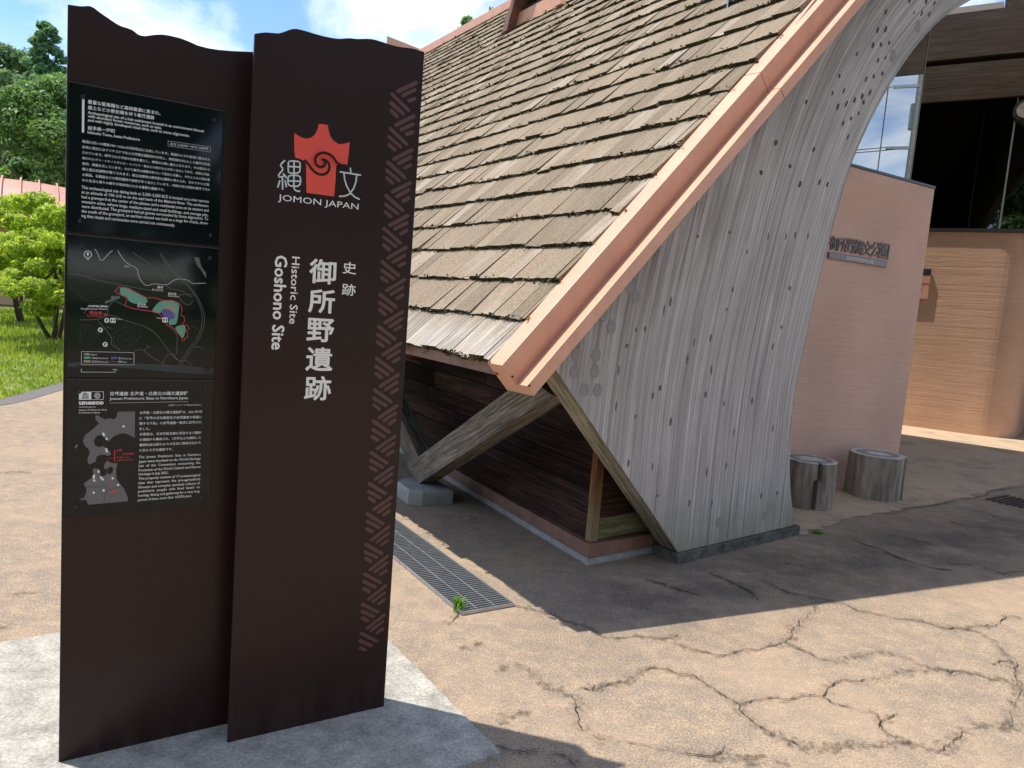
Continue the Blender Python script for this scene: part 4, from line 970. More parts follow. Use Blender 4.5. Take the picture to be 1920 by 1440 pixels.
solid(PL, ip1, [q1(242, 195), q1(262, 197), q1(258, 492), q1(240, 490)], PF, PT, MAT['white'], 'title_bar')
T1('BCE 2,500年～BCE 2,000年', (985, 596), (1306, 638), 22, 0.0)
mb = MB()
for a, b_ in (((965, 562), (1323, 612)), ((1323, 612), (1323, 655)), ((1323, 655), (965, 603)), ((965, 603), (965, 562))):
    mb.add(*line_px(PL, ip1, [q1(*a), q1(*b_)], .0011, None, PT, cap=False))
mb.build('date_box', MAT['white2'], ip1)
B1 = ['馬淵川沿いの標高190～210mの河岸段丘に立地しています。馬淵川とその支流に囲まれた', '台地と周辺にはクリやコナラなどの落葉広葉樹林が分布し、祭祀場を中心とした集落が形成', 'されています。削平された中央の北側を墓とし、南側は小高い盛土となります。その周辺から',
      '焼かれたクリ・トチノミやシカ・イノシシ・魚などの骨片などが多く出土しており、活発な狩猟、', '漁労、採集を示しています。やがて集落は規模を縮小して周辺に分散し、それとともに配石遺', '構と掘立柱建物が建てられます。掘立柱建物は祭祀的な建物と考えられ、まわりから土偶、', '土製品、石製品などの祭祀遺物や焼骨が多く出土しています。内陸の河川流域の集落で行わ', 'れた生活と祭りの様子が具体的にわかる重要な遺跡です。']
for i, s in enumerate(B1):
    yl = 574 + i * 46.5; yr = 728 + i * 42.3
    T1(s, (242, yl), (1318 if i < 7 else 935, yr if i < 7 else 905 - 0 + 78), None, .006, 'white2' if False else 'white')
E1 = [('This archaeological site dating back to 2,500–2,000 BCE is located on a river terrace', 1308, 1083), ('at an altitude of 190–210 m on the east bank of the Mabechi River. The settlement', 1306, 1120), ('had a graveyard at the center of the plateau and a residential area on its eastern and', 1306, 1158), ('western sides, where large, medium-sized and small buildings, and storage pits,', 1302, 1197),
      ('were distributed. The graveyard had pit graves surrounded by stone alignments. To', 1303, 1230), ('the south of the graveyard, an earthen mound was built as a stage for rituals, show-', 1302, 1266), ('ing that rituals and ceremonies were carried out continuously.', 1022, 1283)]
for i, (s, x, y) in enumerate(E1): T1(s, (237, 963 + i * 40), (x, y), 26, .006)

# --- map panel
q2 = lambda x, y: (100 + x / 5.144, 440 + y / 5.144)
def ML(groups, w, mat, off, name, cap=True, smooth=0, par=None):
    mb = MB()
    for g in groups: mb.add(*line_px(PL, None, [q2(*p) for p in g], w, None, off, cap=cap, smooth=smooth))
    return mb.build(name, MAT[mat], par or ip2)
def MP(polys, mat, off, name, smooth=0, q=q2, par=None):
    mb = MB()
    for g in polys: mb.add(*poly_px(PL, None, [q(*p) for p in g], None, off, name, smooth))
    return mb.build(name, MAT[mat], par or ip2)
rr = random.Random(3); cont = []
for cx_, cy_, a_, b_, n_, x_ in ((390, 500, 45, 22, 7, 34), (700, 980, 30, 22, 6, 24), (330, 960, 24, 20, 5, 22), (1000, 230, 50, 14, 4, 34), (1340, 950, 30, 50, 3, 18)):
    for k in range(n_):
        ph = rr.uniform(0, 6); g = []
        for i in range(19):
            a = 2 * math.pi * i / 18 if i < 18 else 0; w = 1 + .16 * math.sin(2 * a + ph * .3 + cx_) + .10 * math.sin(3 * a + k * .5)
            g.append((cx_ + (a_ + k * x_) * w * math.cos(a), cy_ + (b_ + k * x_ * .72) * w * math.sin(a)))
        g = [(min(max(x, 150), 1520), min(max(y, 60), 1260)) for x, y in g]; cont.append(g)
ML(cont, .0007, 'mapfaint', PF + .0003, 'contour_lines', False)
ML([[(760, 170), (860, 240), (950, 300), (1040, 390), (1085, 475), (1120, 515), (1240, 545), (1280, 575), (1340, 600)], [(1025, 185), (1090, 290), (1190, 395), (1290, 495), (1370, 600), (1420, 720), (1430, 860), (1380, 1000), (1290, 1120), (1210, 1255)], [(1040, 185), (1110, 290), (1210, 395), (1310, 500), (1390, 610), (1445, 740), (1450, 870), (1400, 1010), (1310, 1130), (1230, 1262)],
    [(150, 375), (300, 400), (470, 450), (640, 480), (860, 525), (1060, 550)], [(255, 820), (420, 815), (540, 775), (700, 830), (880, 885), (980, 950), (1060, 1050), (1140, 1150), (1220, 1220)], [(430, 830), (510, 920), (560, 1000), (560, 1060), (620, 1090), (640, 1120)], [(780, 1120), (850, 1108), (950, 1180), (1050, 1240), (1130, 1270)],
    [(870, 1120), (905, 1080), (905, 1055)], [(905, 1080), (935, 1085)], [(1050, 1235), (1100, 1160), (1180, 1150), (1190, 1040), (1185, 960), (1110, 880)], [(520, 780), (530, 700), (580, 640), (640, 660), (700, 690)], [(1210, 580), (1340, 575), (1400, 620)], [(1210, 580), (1225, 630), (1300, 680), (1340, 635)], [(1130, 1150), (1210, 1215), (1290, 1215), (1330, 1265)], [(1350, 1075), (1445, 1090)], [(510, 885), (570, 905)]], .0017, 'mapline', PF + .0005, 'map_roads', False, 3)
ML([[(400, 140), (430, 190), (445, 235), (470, 248), (500, 220), (540, 175), (568, 155)], [(620, 155), (660, 220), (710, 275), (800, 325), (815, 380), (840, 440), (895, 490), (960, 475), (1040, 480), (1100, 480), (1180, 430), (1280, 435), (1340, 470), (1400, 468), (1465, 468)]], .0019, 'white2', PF + .0007, 'river_line', True, 3)
MP([[(1352, 218), (1400, 220), (1425, 310), (1470, 370), (1468, 420), (1420, 340), (1385, 300)]], 'mapblue', PF + .0006, 'map_patch'); MP([[(555, 592), (640, 590), (640, 612), (585, 630), (500, 665), (492, 645), (555, 622)]], 'mapblue', PF + .0006, 'map_patch')
MP([[(130, 1235), (300, 1222), (560, 1235), (900, 1245), (1300, 1262), (1545, 1292), (1545, 1345), (1200, 1330), (800, 1290), (400, 1262), (150, 1275)]], 'mapfaint', PF + .0004, 'map_shore')
MP([[(640, 520), (680, 508), (740, 525), (810, 560), (880, 600), (905, 640), (880, 662), (790, 665), (730, 640), (705, 600), (650, 575)], [(950, 740), (985, 680), (1040, 640), (1150, 640), (1205, 670), (1205, 740), (1185, 850), (1150, 868), (1110, 860), (1115, 780), (1060, 745), (1010, 755)], [(1175, 895), (1220, 872), (1265, 880), (1270, 925), (1250, 990), (1225, 985), (1195, 935)]], 'green', PF + .0007, 'map_area', 3)
MP([[(1060, 700), (1110, 680), (1160, 700), (1180, 745), (1150, 755), (1090, 720)]], 'beige', PF + .0009, 'map_area', 3); MP([[(1040, 735), (1080, 715), (1130, 730), (1165, 770), (1160, 810), (1100, 812), (1060, 790)]], 'purple', PF + .0011, 'map_area', 3)
ML([[(590, 545), (635, 502), (720, 515), (800, 560), (900, 610), (960, 605), (1050, 632), (1150, 635), (1215, 665), (1240, 715), (1228, 780), (1255, 785), (1262, 835), (1240, 855), (1245, 868), (1290, 872), (1308, 908), (1270, 920), (1290, 945), (1290, 990), (1262, 995), (1262, 1020), (1240, 1020), (1232, 985), (1200, 950), (1165, 910), (1125, 878), (1110, 885), (1075, 850), (1040, 790), (1020, 760), (940, 738), (850, 725), (740, 705), (690, 680), (708, 610), (650, 580), (590, 545)]], .0021, 'redline', PF + .0013, 'site_boundary')
def T2(s, a, b_, h=None, bold=0, mat='white', q=q2, par=None): text_line(PL, par or ip2, s, q(*a), q(*b_), MAT[mat], PF + .0016, (h / 5.144) if h else None, bold)
T2('墓域', (1000, 515), (1053, 517), None, .01); T2('Burial area', (952, 535), (1053, 540), 16); T2('祭祀場', (1103, 578), (1182, 582), None, .01); T2('Ritual place', (1103, 596), (1207, 602), 16)
T2('居住域', (808, 680), (888, 685), None, .01); T2('Residential', (808, 698), (910, 704), 17); T2('御所野縄文博物館', (285, 695), (521, 699), None, .015); T2('Goshono Jomon Museum', (262, 720), (520, 724), 17)
T2('現在地', (346, 765), (467, 769), None, .02, 'redline'); T2('You are here', (318, 787), (467, 790), 17, .01, 'redline'); T2('Toilets', (607, 817), (660, 821), 13); T2('Toilets', (990, 808), (1042, 811), 13); T2('馬淵川', (680, 312), (736, 313)); 
MP([[(476, 758), (520, 760), (520, 768), (476, 766)], [(498, 768), (512, 784), (484, 783)]], 'redline', PF + .0016, 'here_mark')
for x, y in ((513, 825), (452, 917), (498, 1056)):
    obj('parking_mark', *poly_px(PL, None, [q2(*p) for p in circle((x, y), 24, 20)][::-1], None, PF + .0014, ''), MAT['white'], ip2)
    T3 = text_line(PL, ip2, 'P', q2(x - 9, y + 15), q2(x + 12, y + 15), MAT['panel'], PF + .0019, 29 / 5.144, .03)
for x, y in ((572, 825), (1074, 820)):
    obj('toilet_mark', *poly_px(PL, None, [q2(*p) for p in [(x - 26, y - 23), (x - 26, y + 23), (x + 26, y + 25), (x + 26, y - 22)]], None, PF + .0014, ''), MAT['white'], ip2)
    mb = MB()
    for dx in (-12, 12):
        mb.add(*poly_px(PL, None, [q2(*p) for p in circle((x + dx, y - 11), 4.5, 8)][::-1], None, PF + .0019, '')); mb.add(*poly_px(PL, None, [q2(*p) for p in [(x + dx - 9, y - 5), (x + dx - 4, y + 6), (x + dx - 3, y + 16), (x + dx + 3, y + 16), (x + dx + 4, y + 6), (x + dx + 9, y - 5)]], None, PF + .0019, ''))
    mb.build('figure_mark', MAT['panel'], ip2)
P = [q2(*p) for p in circle((331, 191), 35, 24)]; ML([[tuple(p) for p in circle((331, 191), 35, 24)] + [(366, 191)]], .0016, 'white', PF + .0014, 'compass_ring', False); MP([[(318, 174), (344, 174), (333, 208), (329, 208)]], 'white', PF + .0014, 'compass_arrow'); T2('N', (322, 245), (340, 246), 15, .02)
ML([[(270, 1124), (775, 1136)], [(775, 1136), (775, 1252)], [(775, 1252), (268, 1250)], [(268, 1250), (270, 1124)]], .0016, 'white2', PF + .0014, 'legend_frame', False)
T2('凡例', (293, 1158), (343, 1160), None, .01); T2('Legend', (355, 1158), (418, 1160), 14)
for x0, x1, y, mt in ((293, 358, 1184, 'green'), (552, 615, 1187, 'purple'), (292, 358, 1219, 'beige')): MP([[(x0, y - 11), (x1, y - 11), (x1, y + 11), (x0, y + 11)]], mt, PF + .0014, 'legend_swatch')
ML([[(552, 1221), (614, 1222)]], .0014, 'redline', PF + .0014, 'legend_line', False)
T2('居住域 Residential', (370, 1194), (525, 1196), 16); T2('墓域 Burial area', (626, 1197), (756, 1199), 16); T2('祭祀場 Ritual place', (370, 1228), (532, 1230), 16); T2('範囲 Area', (624, 1229), (705, 1231), 16)
ML([[(270, 1295), (268, 1322), (592, 1324), (592, 1308)]], .0024, 'white2', PF + .0014, 'scale_bar', False); T2('0', (264, 1301), (273, 1301), 12); T2('500m', (570, 1304), (617, 1305), 12)

# --- heritage panel
q3 = lambda x, y: (100 + x / 5.144, 700 + y / 5.144)
def T3(s, a, b_, h=None, bold=0.0, mat='white', dy=0): text_line(PL, ip3, s, q3(*a), q3(*b_), MAT[mat], PT, (h / 5.144) if h else None, bold)
T3('世界遺産 北海道・北東北の縄文遺跡群', (543, 209), (1296, 203), None, .012); T3('Jomon Prehistoric Sites in Northern Japan', (541, 253), (1296, 245), 26, .010)
obj('rule', *line_px(PL, None, [q3(541, 283), q3(1296, 270)], .0012, None, PT, cap=False), MAT['white2'], ip3)
T3('公式ホームページ Official Website ▸', (1106, 312), (1430, 307), 18); T3('unesco', (246, 297), (484, 294), 30, .045)
T3('World Heritage site', (246, 328), (408, 326), 13); T3('Jomon Prehistoric Sites', (246, 358), (515, 354), 15, .006); T3('in Northern Japan', (246, 384), (448, 381), 15, .006)
J3 = [('北海道・北東北の縄文遺跡群は、2021年7月', 1430, 388, 377), ('に「世界の文化遺産及び自然遺産の保護に', 1427, 440, 428), ('関する条約」の世界遺産一覧表に記載され', 1427, 492, 478), ('ました。', 930, 543, 541), ('本資産は、日本列島北部に所在する17箇所', 1422, 595, 578), ('の遺跡から構成され、1万年以上も継続した', 1420, 647, 625), ('農耕社会以前の人々の生活と精神文化を今', 1420, 698, 675), ('に伝える文化遺産です。', 1148, 749, 737)]
for s, x, yl, yr in J3: T3(s, (828, yl), (x, yr), None, .006)
E3 = [('The  Jomon  Prehistoric  Sites  in  Northern', 1417, 815, 788), ('Japan were inscribed on the World Heritage', 1416, 858, 828), ('List  of  the  Convention  concerning  the', 1414, 900, 867), ('Protection of the World Cultural and Natural', 1414, 942, 906), ('Heritage in July 2021.', 1108, 980, 964), ('This property consists of 17 archaeological', 1411, 1022, 986), ('sites  that  represent  the  pre-agricultural', 1411, 1064, 1024), ('lifeways and complex spiritual culture of', 1409, 1106, 1064), ('prehistoric  people  who  lived  based  on', 1408, 1145, 1101), ('hunting, fishing and gathering for a very long', 1406, 1186, 1141), ('period of time, more than 10,000 years.', 1334, 1228, 1185)]
for s, x, yl, yr in E3: T3(s, (822 - (yl - 815) * .02, yl), (x, yr), 24, .006)
def P3(polys, mat, off, name, smooth=0): return MP(polys, mat, off, name, smooth, q3, ip3)
P3([[(618, 366), (787, 364), (783, 620), (740, 595), (690, 575), (640, 578), (590, 600), (555, 625), (535, 652), (510, 640), (490, 605), (465, 590), (440, 590), (410, 605), (388, 650), (400, 690), (440, 708), (480, 695), (510, 720), (535, 745), (560, 770), (545, 785), (520, 790), (490, 780), (455, 780), (415, 800), (410, 840), (380, 860), (345, 872), (328, 850), (330, 810), (350, 770), (340, 730), (300, 690), (285, 650), (300, 600), (325, 575), (375, 540), (410, 505), (440, 480), (405, 440), (405, 405), (430, 400), (460, 425), (500, 440), (540, 430), (580, 440), (605, 420)],
    [(485, 915), (490, 870), (515, 840), (560, 860), (600, 865), (615, 860), (605, 920), (605, 990), (615, 1030), (650, 1070), (680, 1110), (700, 1150), (718, 1200), (715, 1228), (335, 1262), (315, 1215), (255, 1215), (255, 1205), (290, 1200), (315, 1150), (318, 1105), (290, 1060), (340, 1020), (375, 1000), (385, 960), (375, 930), (395, 912), (440, 915), (450, 960), (455, 985), (490, 985), (515, 960), (545, 970), (570, 950), (575, 910), (560, 895), (530, 905), (505, 920)], [(210, 690), (240, 680), (230, 705), (215, 722), (206, 710)]], 'mapland', PF + .0005, 'land_shape')
mb = MB()
for g in ([(318, 1100), (360, 1088), (400, 1095), (450, 1085), (495, 1078), (520, 1100), (520, 1125), (580, 1105), (640, 1090), (665, 1072)], [(520, 1125), (498, 1150), (490, 1190), (485, 1250)]): mb.add(*line_px(PL, None, [q3(*p) for p in g], .0009, None, PF + .0009, cap=False))
mb.build('prefecture_border', MAT['panel'], ip3)
mb = MB()
for x, y in ((675, 507), (480, 578), (487, 594), (512, 627), (508, 728), (515, 747), (435, 942), (390, 983), (388, 998), (392, 1028), (458, 1000), (475, 1017), (570, 1007), (622, 1071), (483, 1123), (388, 1146)):
    mb.add(*poly_px(PL, None, [q3(*p) for p in circle((x, y), 12, 12)][::-1], None, PF + .0009 + (x % 7) * .00005, ''))
mb.build('site_dots', MAT['white'], ip3)
P3([circle((583, 1133), 19, 14)[::-1]], 'redline', PF + .0009, 'site_dot')
mb = MB(); mb.add(*line_px(PL, None, [q3(588, 845), q3(590, 735)], .0022, None, PF + .0009, cap=False)); mb.add(*line_px(PL, None, [q3(588, 814), q3(520, 818), q3(518, 1000), q3(540, 1060), q3(575, 1120)], .0010, None, PF + .0007, cap=False)); mb.build('callout_line', MAT['redline'], ip3)
T3('史跡', (607, 748), (662, 746), None, .01, 'redline'); T3('御所野遺跡', (605, 782), (776, 778), None, .02, 'redline'); T3('Historic Site', (607, 814), (732, 811), 15, 0, 'redline'); T3('Goshono Site', (607, 839), (766, 834), 17, 0, 'redline')
# the two emblems: a temple front and a square in a ring
P3([[(247, 175), (365, 174), (364, 251), (246, 252)]], 'white', PF + .0005, 'emblem_field')
mb = MB()
for g in ([(365, 175), (481, 173)], [(481, 173), (481, 248)], [(481, 248), (365, 250)]): mb.add(*line_px(PL, None, [q3(*p) for p in g], .0011, None, PF + .0005, cap=False))
mb.add(*line_px(PL, None, [q3(*p) for p in circle((423, 212), 27, 20)] + [q3(450, 212)], .0011, None, PF + .0005, cap=False)); mb.add(*line_px(PL, None, [q3(*p) for p in [(423, 196), (439, 212), (423, 228), (407, 212), (423, 196)]], .0016, None, PF + .0009, cap=False)); mb.add(*line_px(PL, None, [q3(*p) for p in circle((423, 212), 17, 16)] + [q3(440, 212)], .0009, None, PF + .0013, cap=False))
mb.build('heritage_emblem', MAT['white'], ip3)
mb = MB(); mb.add(*poly_px(PL, None, [q3(*p) for p in [(306, 184), (338, 199), (274, 199)]][::-1], None, PF + .0010, ''))
for k in range(6): x = 279 + k * 10.5; mb.add(*poly_px(PL, None, [q3(*p) for p in [(x, 203), (x + 4.5, 203), (x + 4.5, 227), (x, 227)]], None, PF + .0010, ''))
mb.add(*poly_px(PL, None, [q3(*p) for p in [(274, 230), (338, 230), (338, 234), (274, 234)]], None, PF + .0010, '')); mb.add(*poly_px(PL, None, [q3(*p) for p in [(268, 237), (344, 237), (344, 241), (268, 241)]], None, PF + .0010, ''))
mb.build('temple_emblem', MAT['panel'], ip3)

# --- right slab print
P_ = .0007
q4 = lambda x, y: (460 + x / 2.483, 200 + y / 2.483)
for s, tl, br in (('御', (300, 705), (420, 830)), ('所', (296, 845), (414, 965)), ('野', (288, 982), (410, 1098)), ('遺', (283, 1118), (404, 1232)), ('跡', (277, 1253), (397, 1367))):
    box_text(PR, sr, s, q4(*tl), q4(*br), MAT['letter_ivory'], P_, 0.0, fat=.020)
box_text(PR, sr, '史', q4(455, 720), q4(515, 782), MAT['letter_ivory'], P_, 0.0, fat=.010); box_text(PR, sr, '跡', q4(450, 822), q4(512, 882), MAT['letter_ivory'], P_, 0.0, fat=.010)
box_text(PR, sr, 'Historic Site', q4(217, 697), q4(240, 1013), MAT['letter_ivory'], P_, 0.0, rot=True, fat=.010)
# the descender-free line is a touch wider at its foot because of the sign's slant in view
box_text(PR, sr, 'Goshono Site', q4(138, 690), q4(178, 1133), MAT['letter_ivory'], P_, 0.0, rot=True, fat=.024)
q5 = lambda x, y: (460 + x / 5.333, 200 + y / 5.333)
text_line(PR, sr, 'JOMON JAPAN', q5(325, 935), q5(1130, 1030), MAT['white'], P_, 62 / 5.333, 0.0)
RED = [(490, 262), (520, 285), (560, 308), (610, 320), (655, 312), (695, 280), (720, 230), (735, 172), (775, 175), (824, 185), (832, 240), (850, 300), (885, 345), (930, 375), (985, 372), (1043, 355), (1035, 450), (1018, 588), (985, 588), (945, 575), (908, 590), (905, 650), (900, 750), (886, 898), (760, 880), (612, 862), (608, 740), (606, 580), (590, 545), (545, 522), (498, 510), (490, 440), (488, 350)]
obj('red_emblem', *poly_px(PR, None, [q5(*p) for p in RED][::-1], None, P_, ''), MAT['red'], sr).data.polygons[0].use_smooth = False
sw = [[(598, 540), (630, 575), (665, 625), (710, 665), (765, 680), (815, 662), (840, 615), (830, 565), (800, 535), (770, 530)],
      [(1000, 592), (950, 588), (905, 560), (870, 510), (820, 475), (760, 465), (710, 490), (690, 535), (705, 585), (745, 608), (785, 590), (790, 560), (772, 533)]]
mb = MB()
for g in sw: mb.add(*line_px(PR, None, [q5(*p) for p in g], .0078, None, P_ * 1.9 + .0002 * len(mb.f), smooth=4))
mb.build('emblem_swirl', MAT['slab'], sr)
ST = [[(393, 540), (365, 565), (350, 590), (370, 610), (372, 635), (345, 665), (330, 690), (340, 705), (370, 700), (395, 690)], [(380, 672), (398, 692), (408, 712)], [(370, 715), (372, 825)], [(343, 742), (325, 805)], [(398, 740), (408, 800)],
      [(440, 545), (430, 560), (428, 620), (430, 655), (455, 665), (520, 665), (542, 650), (548, 600), (545, 560), (525, 548), (480, 543), (440, 545)], [(430, 598), (546, 604)], [(486, 545), (484, 800), (492, 830), (510, 842), (542, 847)], [(440, 690), (428, 705), (424, 745), (428, 775), (450, 793), (520, 797), (545, 780), (552, 740), (548, 705), (525, 690), (480, 686), (440, 690)], [(425, 742), (550, 747)],
      [(1050, 616), (1052, 655)], [(948, 652), (1150, 685)], [(985, 662), (990, 720), (1010, 790), (1050, 865), (1095, 905), (1138, 925)], [(1112, 682), (1105, 750), (1080, 820), (1040, 875), (990, 895), (940, 897)]]
mb = MB()
for i, g in enumerate(ST): mb.add(*line_px(PR, None, [q5(*p) for p in g], .0047, None, P_ + i * .00006, smooth=0))
mb.build('emblem_character', MAT['letter_grey'], sr)
# slanted stroke border
U = [[(1490, 487), (1670, 395)], [(1540, 530), (1660, 470)], [(1596, 578), (1655, 550)]], [[(1428, 520), (1592, 672)], [(1422, 605), (1542, 705)], [(1420, 683), (1476, 732)]]
un = [[[PR.uz(*q5(*p)) for p in s] for s in grp] for grp in U]
zt = PR.uz(760, 162)[1]; zb = PR.uz(701, 1166)[1]; per = (zt - zb) / 17
z_ref = un[0][1][0][1]; z_top = PR.uz(755, 175)[1]
zmid = (un[0][0][0][1] + un[0][0][1][1]) / 2; kk = round((zt - zmid) / per); shift0 = zt - zmid
mb = MB(); rs_ = random.Random(9)
for k in range(18):
    for gi, grp in enumerate(un):
        for s in grp:
            j = rs_.uniform(-.0015, .0015)
            P = [(a + j, b_ + shift0 - k * per + rs_.uniform(-.001, .001)) for a, b_ in s]
            V, F = ribbon2d(P, .0125 * rs_.uniform(.92, 1.08)); mb.add([PR.p(u, z, P_) for u, z in V], F)
mb.build('stroke_border', MAT['stroke'], sr)

# ------------------------------------------------------------------ wall lettering on the museum wall
for i, ch in enumerate('御所野縄文公園'):
    xa = 1556 + i * 15.55; ta, ba = 443.5 + i * 2.15, 468.5 + i * 2.6
    box_text(PW, wall, ch, (xa, ta - 1.5), (xa + 14.3, ba + 2.6), MAT['darkmetal'], .004, 0.0, name='wall_letter', depth=.006, fat=.006)
pu = [PW.uz(*p) for p in [(1551.6, 472.8), (1660.5, 489.9), (1659, 501), (1551, 484.7)]]
pz1 = (pu[0][1] + pu[1][1]) / 2; pz0 = (pu[2][1] + pu[3][1]) / 2
plate = bevel(obj('name_plate', *prism(PW, [(pu[0][0], pz0), (pu[1][0], pz0), (pu[1][0], pz1), (pu[0][0], pz1)], .001, .02), MAT['plate'], wall), .002, 1)
text_line(PW, plate, 'GOSHONO JOMON SITE', (1583, 486.2), (1634, 494.6), MAT['white'], .0207, 6.2, 0.0)

# opening hours plate on the back wall
up = PB.uz(1747, 505)[0]; zt_ = PB.uz(1747, 505)[1]; zb_ = PB.uz(1741, 561)[1]
hs_ = thing('hours_plate', 'small salmon opening hours plate with a dark header, half hidden on the back wall', 'sign', PB.p(up - .3, zb_, 0))
obj('plate', *prism(PB, [(up - .62, zb_), (up, zb_), (up, zt_ - .1), (up - .62, zt_ - .1)], .01, .045), MAT['copper'], hs_)
obj('header', *prism(PB, [(up - .62, zt_ - .099), (up, zt_ - .099), (up, zt_), (up - .62, zt_)], .01, .047), MAT['frame'], hs_)
text_line(PB, hs_, '00PM', (1727, 535), (1742, 537), MAT['darkmetal'], .046, 5.5, 0.0); text_line(PB, hs_, 'E', (1725.5, 546), (1729, 546.5), MAT['darkmetal'], .046, 5.5, 0.0)
# round wall lamp by the window
lampc = PB.uz(1923, 213); lm = thing('round_lamp', 'round black wall lamp with a pale glass face at the right edge of the window', 'lamp', PB.p(lampc[0], lampc[1], .2))
obj('housing', *prism(PB, circle(lampc, .16, 24), .0, .22), MAT['frame'], lm); obj('lens', *prism(PB, circle(lampc, .115, 24), .221, .235), MAT['pad'], lm)

# ------------------------------------------------------------------ log stools
def stump(label, c, rad, h, seed, split=None):
    t = thing('log_stool', label, 'stool', c, 'log stools by the entrance wall'); r = random.Random(seed); K = 96; Z = 12; V = []; UV = []; F = []
    def rr_(a, z):
        q = rad * (1 + .075 * noise.noise(Vector((math.cos(a) * 1.3 + seed, math.sin(a) * 1.3, z * .6))) + .032 * noise.noise(Vector((math.cos(a) * 7, math.sin(a) * 7 + seed, z * 1.2))))
        if split is not None:
            for sa, dz0, dz1, wd, dp in split:
                d = abs((a - sa + math.pi) % (2 * math.pi) - math.pi)
                if d < wd and dz0 <= z <= dz1: q -= dp * (1 - d / wd) ** .5 * rad
        return q
    for i in range(Z + 1):
        z = h * i / Z
        for k in range(K): a = 2 * math.pi * k / K; q = rr_(a, z); V.append((c[0] + q * math.cos(a), c[1] + q * math.sin(a), z + .004)); UV.append((z, a * rad))
    for i in range(Z):
        for k in range(K): k2 = (k + 1) % K; F.append((i * K + k, i * K + k2, (i + 1) * K + k2, (i + 1) * K + k))
    obj('trunk_piece', V, F, MAT['bark_grey'], t, uvs=UV)
    T = []; F2 = []
    for ri, f in enumerate((1.0, .97, .7, .4)):
        for k in range(K): a = 2 * math.pi * k / K; q = rr_(a, h) * f; T.append((c[0] + q * math.cos(a), c[1] + q * math.sin(a), h + .004 + (0 if ri == 0 else .004 + .003 * noise.noise(Vector((q * math.cos(a) * 9, q * math.sin(a) * 9, seed))))))
    T.append((c[0], c[1], h + .009))
    for ri in range(3):
        for k in range(K): k2 = (k + 1) % K; F2.append((ri * K + k, ri * K + k2, (ri + 1) * K + k2, (ri + 1) * K + k))
    for k in range(K): F2.append((3 * K + k, 3 * K + (k + 1) % K, 4 * K))
    obj('cut_face', T, F2, MAT['stumptop'], t)
    return t
b1 = ground(1508, 955); away = b1 / np.linalg.norm(b1[:2]) * np.array([1, 1, 0])
b2 = ground(1634, 937); aw2 = b2 * [1, 1, 0] / np.linalg.norm(b2[:2])
cam_dir = math.atan2(-b1[1], -b1[0])
stump('squat grey log stool with a deep split, half hidden behind the curved gable panel', b1 + away * .19, .215, .385, 3, [(cam_dir + .30, 0, .25, .06, .35), (cam_dir + .40, .24, .50, .06, .35)])
stump('darker upright log stool standing alone at the wall end', b2 + aw2 * .20, .232, .385, 8, [(cam_dir + 1.28, 0, .5, .06, .3)])

# ------------------------------------------------------------------ drain grating
ga, gb = ground(963, 1137), ground(866, 1154); gdir = (ground(745, 980) - ga); gdir /= np.linalg.norm(gdir)
gv = gb - ga; GL = 3.4
drain = thing('drain_grating', 'long steel drain grating set in the paving beside the sign', 'drain', ga)
obj('channel', [*(ga + [0, 0, .0045]) [:3]] and [tuple(ga + np.array([0, 0, .0045])), tuple(gb + np.array([0, 0, .0045])), tuple(gb + gdir * GL + np.array([0, 0, .0045])), tuple(ga + gdir * GL + np.array([0, 0, .0045]))], [(0, 3, 2, 1)], MAT['pit'], drain)
def bar(mb, a, b_, w, z0, z1):
    d = b_ - a; d /= np.linalg.norm(d); nn = np.array([-d[1], d[0], 0]) * w / 2
    mb.add(*hexa([a - nn + [0, 0, z0], b_ - nn + [0, 0, z0], b_ + nn + [0, 0, z0], a + nn + [0, 0, z0]], [a - nn + [0, 0, z1], b_ - nn + [0, 0, z1], b_ + nn + [0, 0, z1], a + nn + [0, 0, z1]]))
for a, b_ in ((ga, gb), (ga + gdir * GL, gb + gdir * GL)): m_ = MB(); bar(m_, a, b_, .006, .002, .018); m_.build('frame_bar', MAT['steel'], drain)
for a in (ga, gb): m_ = MB(); bar(m_, a, a + gdir * GL, .006, .002, .018); m_.build('frame_bar', MAT['steel'], drain)
m_ = MB(); nb = int(GL / .0245)
for k in range(1, nb): bar(m_, ga + gv * .02 + gdir * k * .0245, gb - gv * .02 + gdir * k * .0245, .0045, .006, .0165)
m_.build('cross_bars', MAT['steel'], drain, kind='stuff')
for f in (.36, .70): m_ = MB(); bar(m_, ga + gv * f + gdir * .01, ga + gv * f + gdir * (GL - .01), .004, .0166, .0185); m_.build('tie_rod', MAT['steel'], drain)
ca, cb = ground(1878, 946), ground(1925, 936); cd = cb - ca; cd /= np.linalg.norm(cd); cn_ = np.array([-cd[1], cd[0], 0]); ca = ca - cn_ * .30 + cd * .04
cov = thing('drain_cover', 'small square dark drain cover at the right edge of the paving', 'drain cover', ca)
m_ = MB()
for k in range(9): bar(m_, ca + cn_ * k * .055, ca + cn_ * k * .055 + cd * .45, .03, .004, .012)
m_.build('slats', MAT['frame'], cov)

